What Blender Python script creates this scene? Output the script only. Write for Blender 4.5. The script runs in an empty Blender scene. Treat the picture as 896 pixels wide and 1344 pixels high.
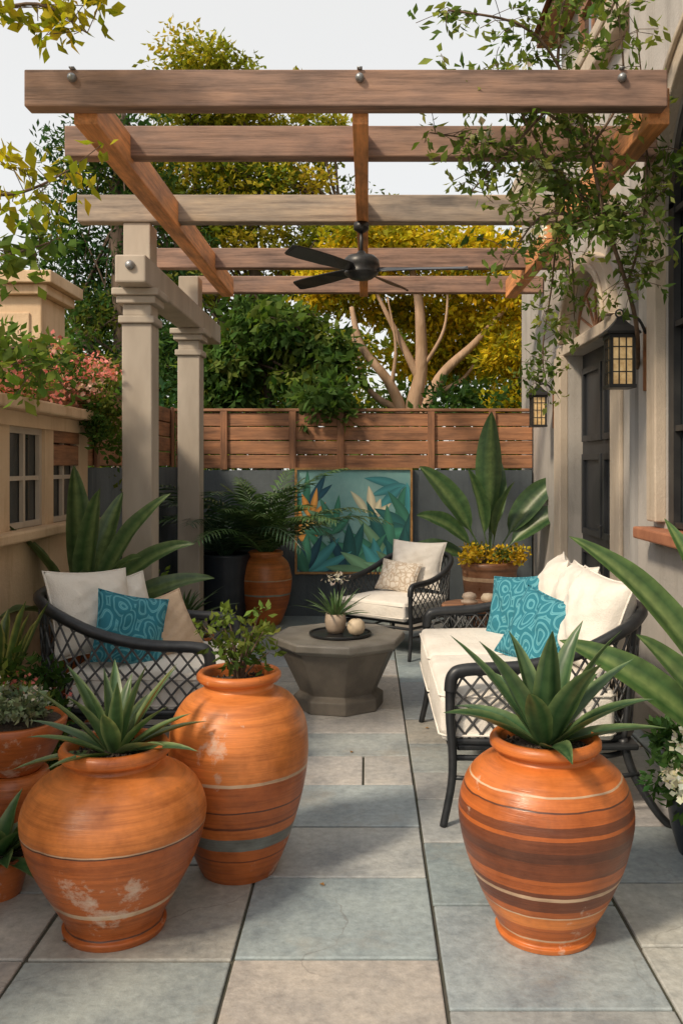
import bpy, math, random
import numpy as np
from mathutils import Vector, Matrix, Euler
random.seed(7); np.random.seed(7)
R=math.radians
scene=bpy.context.scene

# ---------------------------------------------------------------- materials
def new_mat(name):
    m=bpy.data.materials.new(name); m.use_nodes=True
    nt=m.node_tree; b=nt.nodes['Principled BSDF']
    return m,nt,b
def N(nt,t,**k):
    n=nt.nodes.new(t)
    for a,v in k.items(): setattr(n,a,v)
    return n
def coords(nt,scale=(1,1,1)):
    tc=N(nt,'ShaderNodeTexCoord'); mp=N(nt,'ShaderNodeMapping')
    mp.inputs['Scale'].default_value=scale
    nt.links.new(tc.outputs['Object'],mp.inputs['Vector'])
    return mp.outputs['Vector']
def noise(nt,vec,scale,detail=4,rough=.6):
    n=N(nt,'ShaderNodeTexNoise'); n.inputs['Scale'].default_value=scale
    n.inputs['Detail'].default_value=min(detail,5); n.inputs['Roughness'].default_value=rough
    nt.links.new(vec,n.inputs['Vector']); return n.outputs['Fac']
def ramp(nt,fac,stops,interp='LINEAR'):
    r=N(nt,'ShaderNodeValToRGB'); r.color_ramp.interpolation=interp
    e=r.color_ramp.elements
    while len(e)<len(stops): e.new(.5)
    for i,(p,c) in enumerate(stops):
        e[i].position=p; e[i].color=(*c,1) if len(c)==3 else c
    nt.links.new(fac,r.inputs['Fac']); return r.outputs['Color']
def mix(nt,f,a,b,mode='MIX'):
    m=N(nt,'ShaderNodeMix',data_type='RGBA',blend_type=mode)
    for s,v in ((0,f),(6,a),(7,b)):
        if isinstance(v,(float,int)): m.inputs[s].default_value=v
        elif isinstance(v,tuple): m.inputs[s].default_value=(*v,1) if len(v)==3 else v
        else: nt.links.new(v,m.inputs[s])
    return m.outputs[2]
def bump(nt,b,h,strength=.3,dist=.01):
    n=N(nt,'ShaderNodeBump'); n.inputs['Strength'].default_value=strength
    n.inputs['Distance'].default_value=dist
    nt.links.new(h,n.inputs['Height']); nt.links.new(n.outputs['Normal'],b.inputs['Normal'])
def simple(name,c1,c2=None,scale=6,rough=.7,bs=.2,bscale=60,metal=0,stretch=(1,1,1),bd=.005,lo=.35,hi=.65):
    m,nt,b=new_mat(name); v=coords(nt,stretch)
    c2=c2 or tuple(x*.8 for x in c1)
    col=ramp(nt,noise(nt,v,scale,3),[(lo,c1),(hi,c2)])
    nt.links.new(col,b.inputs['Base Color']); b.inputs['Roughness'].default_value=rough
    b.inputs['Metallic'].default_value=metal
    if bs: bump(nt,b,noise(nt,v,bscale,1),bs,bd)
    return m
def leafmat(name,rough=.42,trans=.3,glossy=False):
    m,nt,b=new_mat(name)
    at=N(nt,'ShaderNodeAttribute',attribute_name='Col'); col=at.outputs['Color']
    if glossy:
        f=noise(nt,coords(nt),22,2)
        col=mix(nt,1.0,col,ramp(nt,f,[(.3,(.68,.72,.62)),(.7,(1.2,1.15,1.0))]),'MULTIPLY')
        nt.links.new(col,b.inputs['Base Color']); b.inputs['Roughness'].default_value=rough
    else:
        nt.nodes.remove(b); b=N(nt,'ShaderNodeBsdfDiffuse'); nt.links.new(col,b.inputs['Color'])
    tr=N(nt,'ShaderNodeBsdfTranslucent'); nt.links.new(mix(nt,1.0,col,(1.5,1.6,.7),'MULTIPLY'),tr.inputs['Color'])
    ms=N(nt,'ShaderNodeMixShader'); ms.inputs[0].default_value=trans
    nt.links.new(b.outputs[0],ms.inputs[1]); nt.links.new(tr.outputs[0],ms.inputs[2])
    nt.links.new(ms.outputs[0],nt.nodes['Material Output'].inputs['Surface'])
    return m
def wood(name,c1,c2,axis,rough=.65):
    st={'x':(.8,14,14),'y':(14,.8,14),'z':(14,14,.8)}[axis]
    m,nt,b=new_mat(name); v=coords(nt,st)
    f=noise(nt,v,2.2,5,.7)
    v2=coords(nt,{'x':(1,3,3),'y':(3,1,3),'z':(3,3,1)}[axis]); f2=noise(nt,v2,2.2,4,.65)
    col=ramp(nt,f,[(.3,c2),(.5,c1),(.72,tuple(min(1,x*1.4) for x in c1))])
    col=mix(nt,1.0,col,ramp(nt,f2,[(.3,(.52,.54,.60)),(.5,(.95,.94,.95)),(.7,(1.28,1.20,1.10))]),'MULTIPLY')
    nt.links.new(col,b.inputs['Base Color']); b.inputs['Roughness'].default_value=rough
    bump(nt,b,f,.5,.007); return m
def terracotta(name,stops,zmax,blotch=.0,brightness=1):
    m,nt,b=new_mat(name); tc=N(nt,'ShaderNodeTexCoord')
    sp=N(nt,'ShaderNodeSeparateXYZ'); nt.links.new(tc.outputs['Object'],sp.inputs[0])
    v=tc.outputs['Object']
    n1=noise(nt,v,7,2)
    ad=N(nt,'ShaderNodeMath',operation='MULTIPLY_ADD'); nt.links.new(n1,ad.inputs[0]); ad.inputs[1].default_value=.012
    nt.links.new(sp.outputs['Z'],ad.inputs[2])
    dv=N(nt,'ShaderNodeMath',operation='DIVIDE'); nt.links.new(ad.outputs[0],dv.inputs[0]); dv.inputs[1].default_value=zmax
    col=ramp(nt,dv.outputs[0],stops,'CONSTANT')
    mp=N(nt,'ShaderNodeMapping'); mp.inputs['Scale'].default_value=(1.2,1.2,26); nt.links.new(v,mp.inputs['Vector'])
    st=noise(nt,mp.outputs['Vector'],2.0,5,.7)
    col=mix(nt,1.0,col,ramp(nt,st,[(.3,(.66,.60,.56)),(.5,(1,1,1)),(.7,(1.22,1.18,1.1))]),'MULTIPLY')
    big=noise(nt,v,3.2,5,.7)
    col=mix(nt,1.0,col,ramp(nt,big,[(.32,(.60,.54,.50)),(.52,(1.0,1.0,1.0)),(.68,(1.14,1.1,1.05))]),'MULTIPLY')
    nb=N(nt,'ShaderNodeTexNoise'); nb.inputs['Scale'].default_value=3.0; nb.inputs['Detail'].default_value=9; nb.inputs['Roughness'].default_value=.72
    nt.links.new(v,nb.inputs['Vector']); bl=nb.outputs['Fac']
    msk=ramp(nt,bl,[(.61-blotch,(0,0,0)),(.64-blotch,(.4,.4,.4)),(.70-blotch,(.8,.8,.8))])
    col=mix(nt,msk,col,(.66,.54,.44))
    drk=ramp(nt,noise(nt,v,9,5,.7),[(.62,(0,0,0)),(.74,(.4,.4,.4))])
    col=mix(nt,drk,col,(.14,.06,.03))
    nt.links.new(col,b.inputs['Base Color'])
    rr=ramp(nt,big,[(.3,(.26,.26,.26)),(.7,(.46,.46,.46))]); nt.links.new(rr,b.inputs['Roughness'])
    bump(nt,b,st,.4,.007)
    return m

M={}
M['foliage']=leafmat('foliage_leaf',.5,.38)
M['glossy']=leafmat('glossy_leaf',.36,.12,True)
M['petal']=leafmat('petal',.6,.25)
M['bark']=simple('bark',(.16,.11,.08),(.07,.05,.035),8,.9,.6,30,stretch=(1,1,.25),bd=.02)
M['palebark']=simple('pale_bark',(.50,.34,.23),(.30,.19,.11),6,.85,.4,30,stretch=(1,1,.3),bd=.02)
M['twig']=simple('twig',(.17,.11,.07),(.09,.06,.04),20,.85,0)
M['soil']=simple('soil',(.035,.025,.018),(.07,.05,.035),40,.95,.9,60,bd=.02)
M['beamx']=wood('beam_timber_cross',(.265,.165,.12),(.10,.058,.044),'x')
M['beamy']=wood('beam_timber_long',(.66,.29,.11),(.38,.15,.055),'y')
M['beamg']=wood('beam_timber_grey',(.31,.255,.20),(.16,.125,.10),'x')
M['post']=simple('painted_post',(.46,.405,.34),(.37,.32,.265),5,.7,.3,25,stretch=(1,1,.3))
M['fencex']=wood('fence_board_x',(.34,.165,.085),(.14,.065,.035),'x')
M['fencey']=wood('fence_board_y',(.34,.165,.085),(.14,.065,.035),'y')
M['fencez']=wood('fence_post',(.28,.135,.07),(.12,.055,.03),'z')
def plaster(name,c1,c2,dirt=(.6,.58,.55)):
    m,nt,b=new_mat(name); v=coords(nt)
    col=ramp(nt,noise(nt,v,2.3,5,.68),[(.33,c1),(.66,c2)])
    v2=coords(nt,(3,3,.35)); s=noise(nt,v2,2.0,4,.7)
    col=mix(nt,1.0,col,ramp(nt,s,[(.3,dirt),(.5,(1,1,1))]),'MULTIPLY')
    nt.links.new(col,b.inputs['Base Color']); b.inputs['Roughness'].default_value=.85
    bump(nt,b,noise(nt,v,45,3,.7),.4,.009); return m
M['house']=plaster('house_stucco',(.47,.44,.41),(.385,.365,.34),(.78,.77,.75))
M['trim']=plaster('house_trim',(.55,.47,.38),(.47,.395,.315),(.82,.8,.76))
M['cream']=plaster('cream_stone',(.70,.52,.34),(.60,.43,.275),(.78,.72,.65))
M['greywall']=plaster('blue_grey_render',(.125,.150,.168),(.095,.115,.13),(.66,.68,.70))
M['metal']=simple('dark_metal',(.028,.032,.037),(.05,.053,.058),12,.42,0,80,metal=.5)
M['strap']=simple('woven_strap',(.10,.105,.11),(.06,.062,.066),20,.5,0,80,metal=.2)
M['door']=simple('door_paint',(.02,.023,.028),(.032,.035,.04),8,.45,.2,40,stretch=(1,1,.2))
M['steel']=simple('galvanised',(.35,.36,.37),(.25,.26,.27),12,.4,.1,40,metal=.7)
M['pipe']=simple('pipe_paint',(.33,.32,.31),(.25,.245,.24),4,.6,.2,30,stretch=(1,1,.2))
M['black']=simple('black_paint',(.015,.016,.018),(.03,.03,.03),8,.4,0)
M['brownblade']=simple('fan_blade_wood',(.20,.10,.06),(.12,.06,.035),8,.5,.1)
M['copper']=simple('copper_plate',(.38,.16,.07),(.22,.09,.04),14,.5,.3,50)
M['concrete']=simple('concrete_taupe',(.19,.165,.135),(.12,.105,.087),5,.6,.35,50)
M['conctop']=simple('concrete_top',(.27,.25,.22),(.18,.165,.14),5,.5,.25,50)
M['tray']=simple('dark_tray',(.02,.022,.025),None,9,.35,.1)
M['candle']=simple('candle_wax',(.75,.62,.45),(.65,.5,.34),6,.5,.1)
M['ceramic']=simple('beige_ceramic',(.52,.42,.33),(.4,.3,.22),9,.55,.2)
M['darkpot']=simple('dark_glazed_pot',(.02,.027,.038),(.035,.043,.055),6,.35,.15,40)
M['gold']=simple('gilt_frame',(.50,.28,.10),(.34,.17,.06),20,.4,.3)
M['soffit']=wood('soffit_timber',(.28,.14,.075),(.16,.08,.04),'y')
M['sill']=simple('terracotta_sill',(.40,.17,.09),(.28,.11,.06),8,.7,.2)
M['dry']=simple('dry_leaf',(.30,.17,.05),(.18,.09,.03),30,.8,0)
m,nt,b=new_mat('window_glass'); b.inputs['Base Color'].default_value=(.025,.035,.04,1); b.inputs['Roughness'].default_value=.06
b.inputs['Specular IOR Level'].default_value=.8; M['glass']=m
m,nt,b=new_mat('lantern_glass'); v=coords(nt)
lc=ramp(nt,noise(nt,v,22,3),[(.3,(.60,.42,.20)),(.7,(.36,.22,.09))])
nt.links.new(lc,b.inputs['Base Color']); b.inputs['Roughness'].default_value=.25
nt.links.new(lc,b.inputs['Emission Color']); b.inputs['Emission Strength'].default_value=.55; M['lglass']=m
def fabric(name,c1,c2):
    m,nt,b=new_mat(name); v=coords(nt)
    col=ramp(nt,noise(nt,v,5,4),[(.3,c1),(.7,c2)])
    nt.links.new(col,b.inputs['Base Color']); b.inputs['Roughness'].default_value=.92
    h=mix(nt,.12,noise(nt,v,6,3,.55),noise(nt,v,150,1)); bump(nt,b,h,.6,.035); return m
M['fabric']=fabric('cream_fabric',(.80,.765,.71),(.73,.69,.63))
M['fabric2']=fabric('beige_fabric',(.58,.44,.32),(.50,.37,.26))
def patterned(name,base,line,scale,kind=0):
    m,nt,b=new_mat(name); v=coords(nt)
    if kind==0:
        nz=N(nt,'ShaderNodeTexNoise'); nz.inputs['Scale'].default_value=9; nz.inputs['Detail'].default_value=1; nt.links.new(v,nz.inputs['Vector'])
        vv=mix(nt,.06,v,nz.outputs['Color'])
        mp=N(nt,'ShaderNodeMapping'); mp.inputs['Scale'].default_value=(1,.2,.62); mp.inputs['Rotation'].default_value=(0,R(38),0); nt.links.new(vv,mp.inputs['Vector'])
        w=N(nt,'ShaderNodeTexVoronoi',feature='F1'); w.inputs['Scale'].default_value=scale; w.inputs['Randomness'].default_value=.35
        nt.links.new(mp.outputs['Vector'],w.inputs['Vector'])
        mu=N(nt,'ShaderNodeMath',operation='MULTIPLY'); nt.links.new(w.outputs['Distance'],mu.inputs[0]); mu.inputs[1].default_value=30
        sn=N(nt,'ShaderNodeMath',operation='SINE'); nt.links.new(mu.outputs[0],sn.inputs[0])
        f=sn.outputs[0]
        col=ramp(nt,f,[(.0,tuple(x*.75 for x in base)),(.5,base),(.68,line),(.95,line),(1,base)])
    else:
        nz=N(nt,'ShaderNodeTexNoise'); nz.inputs['Scale'].default_value=4; nt.links.new(v,nz.inputs['Vector'])
        vv=mix(nt,.12,v,nz.outputs['Color'])
        w=N(nt,'ShaderNodeTexVoronoi',feature='DISTANCE_TO_EDGE'); w.inputs['Scale'].default_value=scale
        nt.links.new(vv,w.inputs['Vector']); f=w.outputs['Distance']
        col=ramp(nt,f,[(.0,line),(.05,line),(.1,base)])
    nt.links.new(col,b.inputs['Base Color']); b.inputs['Roughness'].default_value=.9
    bump(nt,b,noise(nt,v,7,3),.4,.03); return m
M['teal']=patterned('teal_pattern_fabric',(.028,.225,.31),(.13,.37,.43),13)
M['creampat']=patterned('cream_pattern_fabric',(.72,.66,.58),(.52,.42,.32),22,1)
# paving
m,nt,b=new_mat('stone_paving'); v=coords(nt)
at=N(nt,'ShaderNodeAttribute',attribute_name='Col')
nb=N(nt,'ShaderNodeTexNoise'); nb.inputs['Scale'].default_value=2.6; nb.inputs['Detail'].default_value=8; nb.inputs['Roughness'].default_value=.72; nt.links.new(v,nb.inputs['Vector'])
big=nb.outputs['Fac']; fine=noise(nt,v,30,4,.7)
col=mix(nt,1.0,at.outputs['Color'],ramp(nt,big,[(.3,(.60,.63,.68)),(.5,(.98,.98,.98)),(.7,(1.22,1.19,1.14))]),'MULTIPLY')
col=mix(nt,1.0,col,ramp(nt,fine,[(.3,(.76,.76,.76)),(.7,(1.14,1.14,1.14))]),'MULTIPLY')
rust=ramp(nt,noise(nt,v,1.7,5,.7),[(.55,(0,0,0)),(.72,(.35,.35,.35))])
col=mix(nt,rust,col,(.38,.30,.21))
nzc=N(nt,'ShaderNodeTexNoise'); nzc.inputs['Scale'].default_value=3.5; nzc.inputs['Detail'].default_value=5; nt.links.new(v,nzc.inputs['Vector'])
vv=mix(nt,.22,v,nzc.outputs['Color'])
vo=N(nt,'ShaderNodeTexVoronoi',feature='DISTANCE_TO_EDGE'); vo.inputs['Scale'].default_value=1.15; nt.links.new(vv,vo.inputs['Vector'])
cr=ramp(nt,vo.outputs['Distance'],[(.0,(1,1,1)),(.003,(.0,.0,.0))])
gate=ramp(nt,noise(nt,v,1.3,2),[(.50,(0,0,0)),(.58,(.5,.5,.5))])
cm=mix(nt,1.0,cr,gate,'MULTIPLY')
col=mix(nt,cm,col,(.14,.13,.12))
nt.links.new(col,b.inputs['Base Color'])
nt.links.new(ramp(nt,big,[(.3,(.36,.36,.36)),(.7,(.64,.64,.64))]),b.inputs['Roughness'])
bump(nt,b,fine,.45,.007); M['paving']=m
M['grout']=simple('paving_joint',(.075,.07,.058),(.05,.055,.035),6,.95,0)
M['ground']=simple('ground_soil_grass',(.06,.07,.03),(.09,.075,.045),1.5,.95,.3,20)

# ---------------------------------------------------------------- mesh helpers
class MB:
    def __init__(s): s.v=[];s.f=[];s.c=[];s.uc=False
    def add(s,vs,fs,col=None):
        o=len(s.v); s.v+= [tuple(p) for p in vs]; s.f+=[tuple(i+o for i in f) for f in fs]
        if col is not None:
            s.uc=True
            if isinstance(col,tuple): s.c+=[col]*len(vs)
            else: s.c+=list(col)
        else: s.c+=[(1,1,1)]*len(vs)
    def box(s,x0,x1,y0,y1,z0,z1,col=None):
        s.add([(x0,y0,z0),(x1,y0,z0),(x1,y1,z0),(x0,y1,z0),(x0,y0,z1),(x1,y0,z1),(x1,y1,z1),(x0,y1,z1)],
          [(0,3,2,1),(4,5,6,7),(0,1,5,4),(1,2,6,5),(2,3,7,6),(3,0,4,7)],col)
    def lathe(s,prof,c=(0,0,0),n=48,col=None,cap=True):
        vs=[];fs=[]
        for r,z in prof:
            for i in range(n):
                a=2*math.pi*i/n; vs.append((c[0]+r*math.cos(a),c[1]+r*math.sin(a),c[2]+z))
        for j in range(len(prof)-1):
            for i in range(n):
                k=(i+1)%n; fs.append((j*n+i,j*n+k,(j+1)*n+k,(j+1)*n+i))
        if cap:
            fs.append(tuple(range(n-1,-1,-1))); L=(len(prof)-1)*n; fs.append(tuple(L+i for i in range(n)))
        s.add(vs,fs,col)
    def tube(s,pts,rad,n=8,smooth=0,col=None):
        pts=[Vector(p) for p in pts]
        if smooth: pts=catmull(pts,smooth)
        m=len(pts); vs=[];fs=[]; up=Vector((0,0,1)); prev=None
        for i,p in enumerate(pts):
            t=(pts[min(i+1,m-1)]-pts[max(i-1,0)])
            if t.length<1e-9: t=Vector((0,0,1))
            t.normalize()
            if prev is None:
                a=up if abs(t.z)<.9 else Vector((1,0,0)); u=t.cross(a).normalized()
            else: u=(prev-t*prev.dot(t)).normalized()
            prev=u; w=t.cross(u)
            r=rad(i/(m-1)) if callable(rad) else rad
            for k in range(n):
                an=2*math.pi*k/n; vs.append(p+u*(r*math.cos(an))+w*(r*math.sin(an)))
        for i in range(m-1):
            for k in range(n):
                q=(k+1)%n; fs.append((i*n+k,i*n+q,(i+1)*n+q,(i+1)*n+k))
        fs.append(tuple(range(n-1,-1,-1))); fs.append(tuple((m-1)*n+i for i in range(n)))
        s.add(vs,fs,col)
def catmull(P,k):
    out=[]
    for i in range(len(P)-1):
        p0=P[max(i-1,0)];p1=P[i];p2=P[i+1];p3=P[min(i+2,len(P)-1)]
        for j in range(k):
            t=j/k
            out.append(.5*((2*p1)+(-p0+p2)*t+(2*p0-5*p1+4*p2-p3)*t*t+(-p0+3*p1-3*p2+p3)*t**3))
    out.append(P[-1]); return out
def empty(name,loc=(0,0,0),rz=0,sc=1):
    e=bpy.data.objects.new(name,None); scene.collection.objects.link(e)
    e.location=loc; e.rotation_euler=(0,0,rz); e.scale=(sc,)*3; e.empty_display_size=.1; return e
def ob(mb,name,mat,parent=None,smooth=False,bevel=0,seg=2,subs=0,loc=None,rot=None,angle=None):
    me=bpy.data.meshes.new(name); me.from_pydata(mb.v,[],mb.f); me.validate(); me.update()
    if mb.uc and len(me.vertices)==len(mb.c):
        a=me.color_attributes.new('Col','FLOAT_COLOR','POINT')
        a.data.foreach_set('color',np.hstack([np.array(mb.c,dtype=np.float32).reshape(-1,3),np.ones((len(mb.c),1),np.float32)]).ravel())
    me.materials.append(mat)
    o=bpy.data.objects.new(name,me); scene.collection.objects.link(o)
    if smooth: me.polygons.foreach_set('use_smooth',[True]*len(me.polygons))
    if parent: o.parent=parent
    if loc: o.location=loc
    if rot: o.rotation_euler=rot
    if bevel:
        b=o.modifiers.new('bevel','BEVEL'); b.width=bevel; b.segments=seg; b.limit_method='ANGLE'; b.angle_limit=R(40)
    return o
def rc(c,v=.2):
    k=1+random.uniform(-v,v); return (c[0]*k*(1+random.uniform(-v,v)*.4),c[1]*k,c[2]*k)

# ---- leaves
def blade(mb,base,az,el,L,W,droop=.6,n=8,fold=.25,shape='agave',col=(.05,.12,.04),edge=None,roll=0,stem=0,wave=0,mid=None,stripe=.1):
    edge=edge or col; mid=mid or col
    p=Vector(base); side0=Vector((-math.sin(az),math.cos(az),0)); rows=[];cs=[]
    e=el; st=L/n; ph=random.uniform(0,6)
    for i in range(n+1):
        t=i/n; e=el-droop*t*t
        d=Vector((math.cos(az)*math.cos(e),math.sin(az)*math.cos(e),math.sin(e)))
        nn=side0.cross(d).normalized()*-1
        s=(side0*math.cos(roll)+nn*math.sin(roll)); nn2=d.cross(s).normalized()
        if nn2.z<0 and abs(roll)<.6: nn2=-nn2
        if shape=='agave': w=(.55+.45*min(1,t/.35)) if t<.35 else max(0,1-((t-.35)/.65)**1.7)
        elif shape=='strap': w=min(1,.6+t) if t<.8 else max(0,1-((t-.8)/.2)**2)
        else:
            tt=max(0,(t-stem)/(1-stem)); w=max(.05,math.sin(math.pi*tt**.85)**.7) if tt<1 else .02
            if t<=stem: w=.07
        w=max(w,.015)*W/2
        wz=wave*(math.sin(t*17+ph)+.6*math.sin(t*31+ph*2))
        sk=1+stripe*(1 if i%2 else -1)*random.uniform(.3,1)
        for k,q in enumerate((-1,-.5,0,.5,1)):
            rows.append(p+s*(q*w)+nn2*(abs(q)**1.3*w*fold*2+ (wz*W*(abs(q)>.9))))
            bc=edge if abs(q)>.9 else (mid if q==0 else col); cs.append(tuple(x*sk for x in bc))
        p=p+d*st
    fs=[]
    for i in range(n):
        for k in range(4): a=i*5+k; fs.append((a,a+1,a+6,a+5))
    mb.add(rows,fs,cs)
def rosette(mb,c,n,L,W,el0,el1,droop,col,edge=None,shape='agave',var=.2,az0=0,shrink=.25,**k):
    for i in range(n):
        t=i/max(1,n-1); az=az0+i*2.39996+random.uniform(-.15,.15)
        el=el0+(el1-el0)*t+random.uniform(-.08,.08)
        l=L*random.uniform(1-var,1+var)*(1-shrink*t)
        cc=rc(col,.2)
        blade(mb,(c[0]+.02*math.cos(az),c[1]+.02*math.sin(az),c[2]),az,el,l,W*random.uniform(.85,1.15),droop*random.uniform(.6,1.3),
              shape=shape,col=cc,edge=rc(edge,.1) if edge else None,roll=random.uniform(-.2,.2),stripe=.04,**k)
def frond(mb,base,az,el,L,droop,col,nl=26,ll=.3,lw=.022):
    p=Vector(base); n=nl; pts=[];ds=[]
    for i in range(n+1):
        t=i/n; e=el-droop*t**1.4
        d=Vector((math.cos(az)*math.cos(e),math.sin(az)*math.cos(e),math.sin(e))); pts.append(p.copy()); ds.append(d); p+=d*L/n
    mb.tube(pts,lambda t:.008*(1-t)+.002,5,col=tuple(x*1.3 for x in col))
    side=Vector((-math.sin(az),math.cos(az),0))
    for i in range(3,n+1):
        t=i/n; l=ll*math.sin(math.pi*(.12+.83*t))**.6
        for sg in (-1,1):
            d=(side*sg*.8+ds[i]*(.45+.5*t)+Vector((0,0,.12-.25*random.random()))).normalized()
            w=ds[i]*lw*.5; q=pts[i]; up=Vector((0,0,1))
            m1=q+d*l*.45; tip=q+d*l-up*l*.18
            cc=rc(col,.22)
            mb.add([q-w*.4,q+w*.4,m1+w,tip,m1-w],[(0,1,2,4),(4,2,3)],cc)
def leaf_cloud(clumps,size,name,parent=None,mat=None,aspect=.5,hang=0,shell=.45):
    V=[];C=[]
    for c,r,n,col in clumps:
        d=np.random.normal(size=(n,3)); d/=np.linalg.norm(d,axis=1)[:,None]
        rr=np.random.rand(n)**shell
        P=np.array(c)+d*rr[:,None]*np.array(r)
        a=d*.7+np.random.normal(size=(n,3))*.8; a[:,2]-=hang; a/=np.linalg.norm(a,axis=1)[:,None]
        b=np.cross(a,np.random.normal(size=(n,3))+np.array([0,0,1.2])); b/=np.linalg.norm(b,axis=1)[:,None]+1e-9
        nn=np.cross(a,b)
        s=size*np.random.uniform(.6,1.35,n)[:,None]
        w=s*aspect*.5
        q=np.stack([P,P+a*s*.5+b*w+nn*w*.35,P+a*s,P+a*s*.5-b*w+nn*w*.35],1)
        k=np.random.uniform(.65,1.35,(n,1)); cc=np.array(col)[None,:]*k*np.random.uniform(.9,1.1,(n,3))
        V.append(q.reshape(-1,3)); C.append(np.repeat(cc,4,0))
    V=np.concatenate(V); C=np.concatenate(C); nq=len(V)//4
    me=bpy.data.meshes.new(name); me.vertices.add(len(V)); me.vertices.foreach_set('co',V.astype(np.float32).ravel())
    idx=np.arange(nq*4).reshape(nq,4); tri=np.stack([idx[:,[0,1,2]],idx[:,[0,2,3]]],1).reshape(-1,3)
    me.loops.add(len(tri)*3); me.loops.foreach_set('vertex_index',tri.ravel().astype(np.int32))
    me.polygons.add(len(tri)); me.polygons.foreach_set('loop_start',np.arange(0,len(tri)*3,3,dtype=np.int32))
    me.update(calc_edges=True); me.validate()
    at=me.color_attributes.new('Col','FLOAT_COLOR','POINT')
    at.data.foreach_set('color',np.hstack([C,np.ones((len(C),1))]).astype(np.float32).ravel())
    me.materials.append(mat or M['foliage'])
    o=bpy.data.objects.new(name,me); scene.collection.objects.link(o)
    if parent: o.parent=parent
    return o
def subclumps(ell,k,r0,r1,n,cols):
    out=[]
    for c,r in ell:
        for i in range(k):
            d=Vector((random.gauss(0,1),random.gauss(0,1),random.gauss(0,1))).normalized()*(random.random()**.4)
            rr=random.uniform(r0,r1); cc=random.choice(cols)
            out.append(((c[0]+d.x*r[0],c[1]+d.y*r[1],c[2]+d.z*r[2]),(rr*1.15,rr*1.1,rr*.75),n,rc(cc,.18)))
    return out

# ---------------------------------------------------------------- ground + paving
g=MB(); g.add([(-300,-300,-.06),(300,-300,-.06),(300,300,-.06),(-300,300,-.06)],[(0,1,2,3)]); ob(g,'ground',M['ground'])
pav=empty('patio_paving')
g=MB(); g.add([(-1.9,-1.5,-.010),(2.1,-1.5,-.010),(2.1,8.9,-.010),(-1.9,8.9,-.010)],[(0,1,2,3)]); ob(g,'joint_bed',M['grout'],pav)
greys=[(.33,.385,.41),(.40,.41,.41),(.30,.345,.37),(.44,.415,.38),(.39,.375,.35),(.355,.385,.39),(.45,.45,.435),(.31,.36,.385)]
g=MB(); xs=[-1.9,-1.67,-1.04,-.41,.22,.85,1.48,2.1]
for ci in range(7):
    x0,x1=xs[ci],xs[ci+1]; y=-1.5+random.uniform(0,.4); 
    cuts=[-1.5,y]
    if ci==3: cuts=[-1.5,-.9,-.3,.3,.95,1.55,2.12,2.67,3.2,3.65,4.13,4.54,4.93,5.4,5.85,6.3,6.8,7.3,7.8,8.3,8.9]
    elif ci==4: cuts=[-1.5,-.7,0,.6,1.2,1.9,2.42,3.0,3.5,3.95,4.3,4.75,5.2,5.6,6.1,6.6,7.0,7.5,8.0,8.5,8.9]
    elif ci==2: cuts=[-1.5,-.8,-.1,.5,1.1,1.65,2.1,2.66,3.3,3.75,4.2,4.7,5.15,5.65,6.1,6.55,7.1,7.6,8.1,8.9]
    else:
        while cuts[-1]<8.5: cuts.append(cuts[-1]+random.choice([.42,.5,.62,.7]))
        cuts[-1]=8.9
    for a,b2 in zip(cuts[:-1],cuts[1:]):
        if b2-a<.03: continue
        c=rc(random.choice(greys),.09); j=.004; dz=random.uniform(-.0015,.0015)
        jj=[random.uniform(0,.003) for _ in range(4)]
        parts=[(x0,x1)]
        if a>4.1 and random.random()<.35: 
            q=random.choice([.35,.5,.62]); parts=[(x0,x0+(x1-x0)*q),(x0+(x1-x0)*q,x1)]
        for (u,w) in parts: g.box(u+j+jj[0],w-j-jj[1],a+j+jj[2],b2-j-jj[3],-.03,dz,rc(c,.07))
ob(g,'slabs',M['paving'],pav,bevel=.005,seg=2)
g=MB()
for i in range(60):
    x=random.choice([random.uniform(-1.8,1.5),random.uniform(1.2,1.55),random.uniform(-1.8,-1.0)]); y=random.uniform(2.4,8.5); a=random.uniform(0,6.3); l=random.uniform(.015,.032)
    d=Vector((math.cos(a),math.sin(a),0))*l; s_=Vector((-math.sin(a),math.cos(a),0))*l*.35; p_=Vector((x,y,.004))
    g.add([p_,p_+d*.5+s_+Vector((0,0,.006)),p_+d,p_+d*.5-s_+Vector((0,0,.004))],[(0,1,2),(0,2,3)])
ob(g,'fallen_leaves',M['dry'])

# ---------------------------------------------------------------- garden walls + fences
w=empty('garden_wall')
g=MB(); g.box(-2.1,1.65,8.8,9.0,0,1.46); ob(g,'rendered_wall',M['greywall'],w)
g=MB(); g.box(-1.9,1.65,8.77,8.8,0,.1); ob(g,'skirting',M['greywall'],w,bevel=.004)
w=empty('garden_wall'); g=MB(); g.box(-2.1,-1.9,6.05,8.8,0,1.49); ob(g,'rendered_wall',M['greywall'],w)
f=empty('wooden_fence'); g=MB(); z=1.475
for i in range(4):
    xx=-1.93
    for xe in (-1.44,-.27,.64,1.66):
        yo=random.uniform(0,.006); g.box(xx+.002,xe-.002,8.82-yo,8.86,z+.004,z+.137); xx=xe
    z+=.142
ob(g,'boards',M['fencex'],f,bevel=.006)
g=MB()
for px in (-1.44,-.75,-.27,.64,1.25):
    g.box(px-.035,px+.035,8.785,8.812,1.465,2.05)
ob(g,'battens',M['fencez'],f,bevel=.005)
g=MB(); g.box(-1.95,1.66,8.79,8.9,2.052,2.08); ob(g,'cap_rail',M['fencex'],f,bevel=.005)
f=empty('wooden_fence'); g=MB(); z=1.50
for i in range(4): g.box(-1.99,-1.93+.004*(i%2),5.3,8.79,z+.004,z+.136); z+=.142
ob(g,'boards',M['fencey'],f,bevel=.006)
g=MB()
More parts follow.
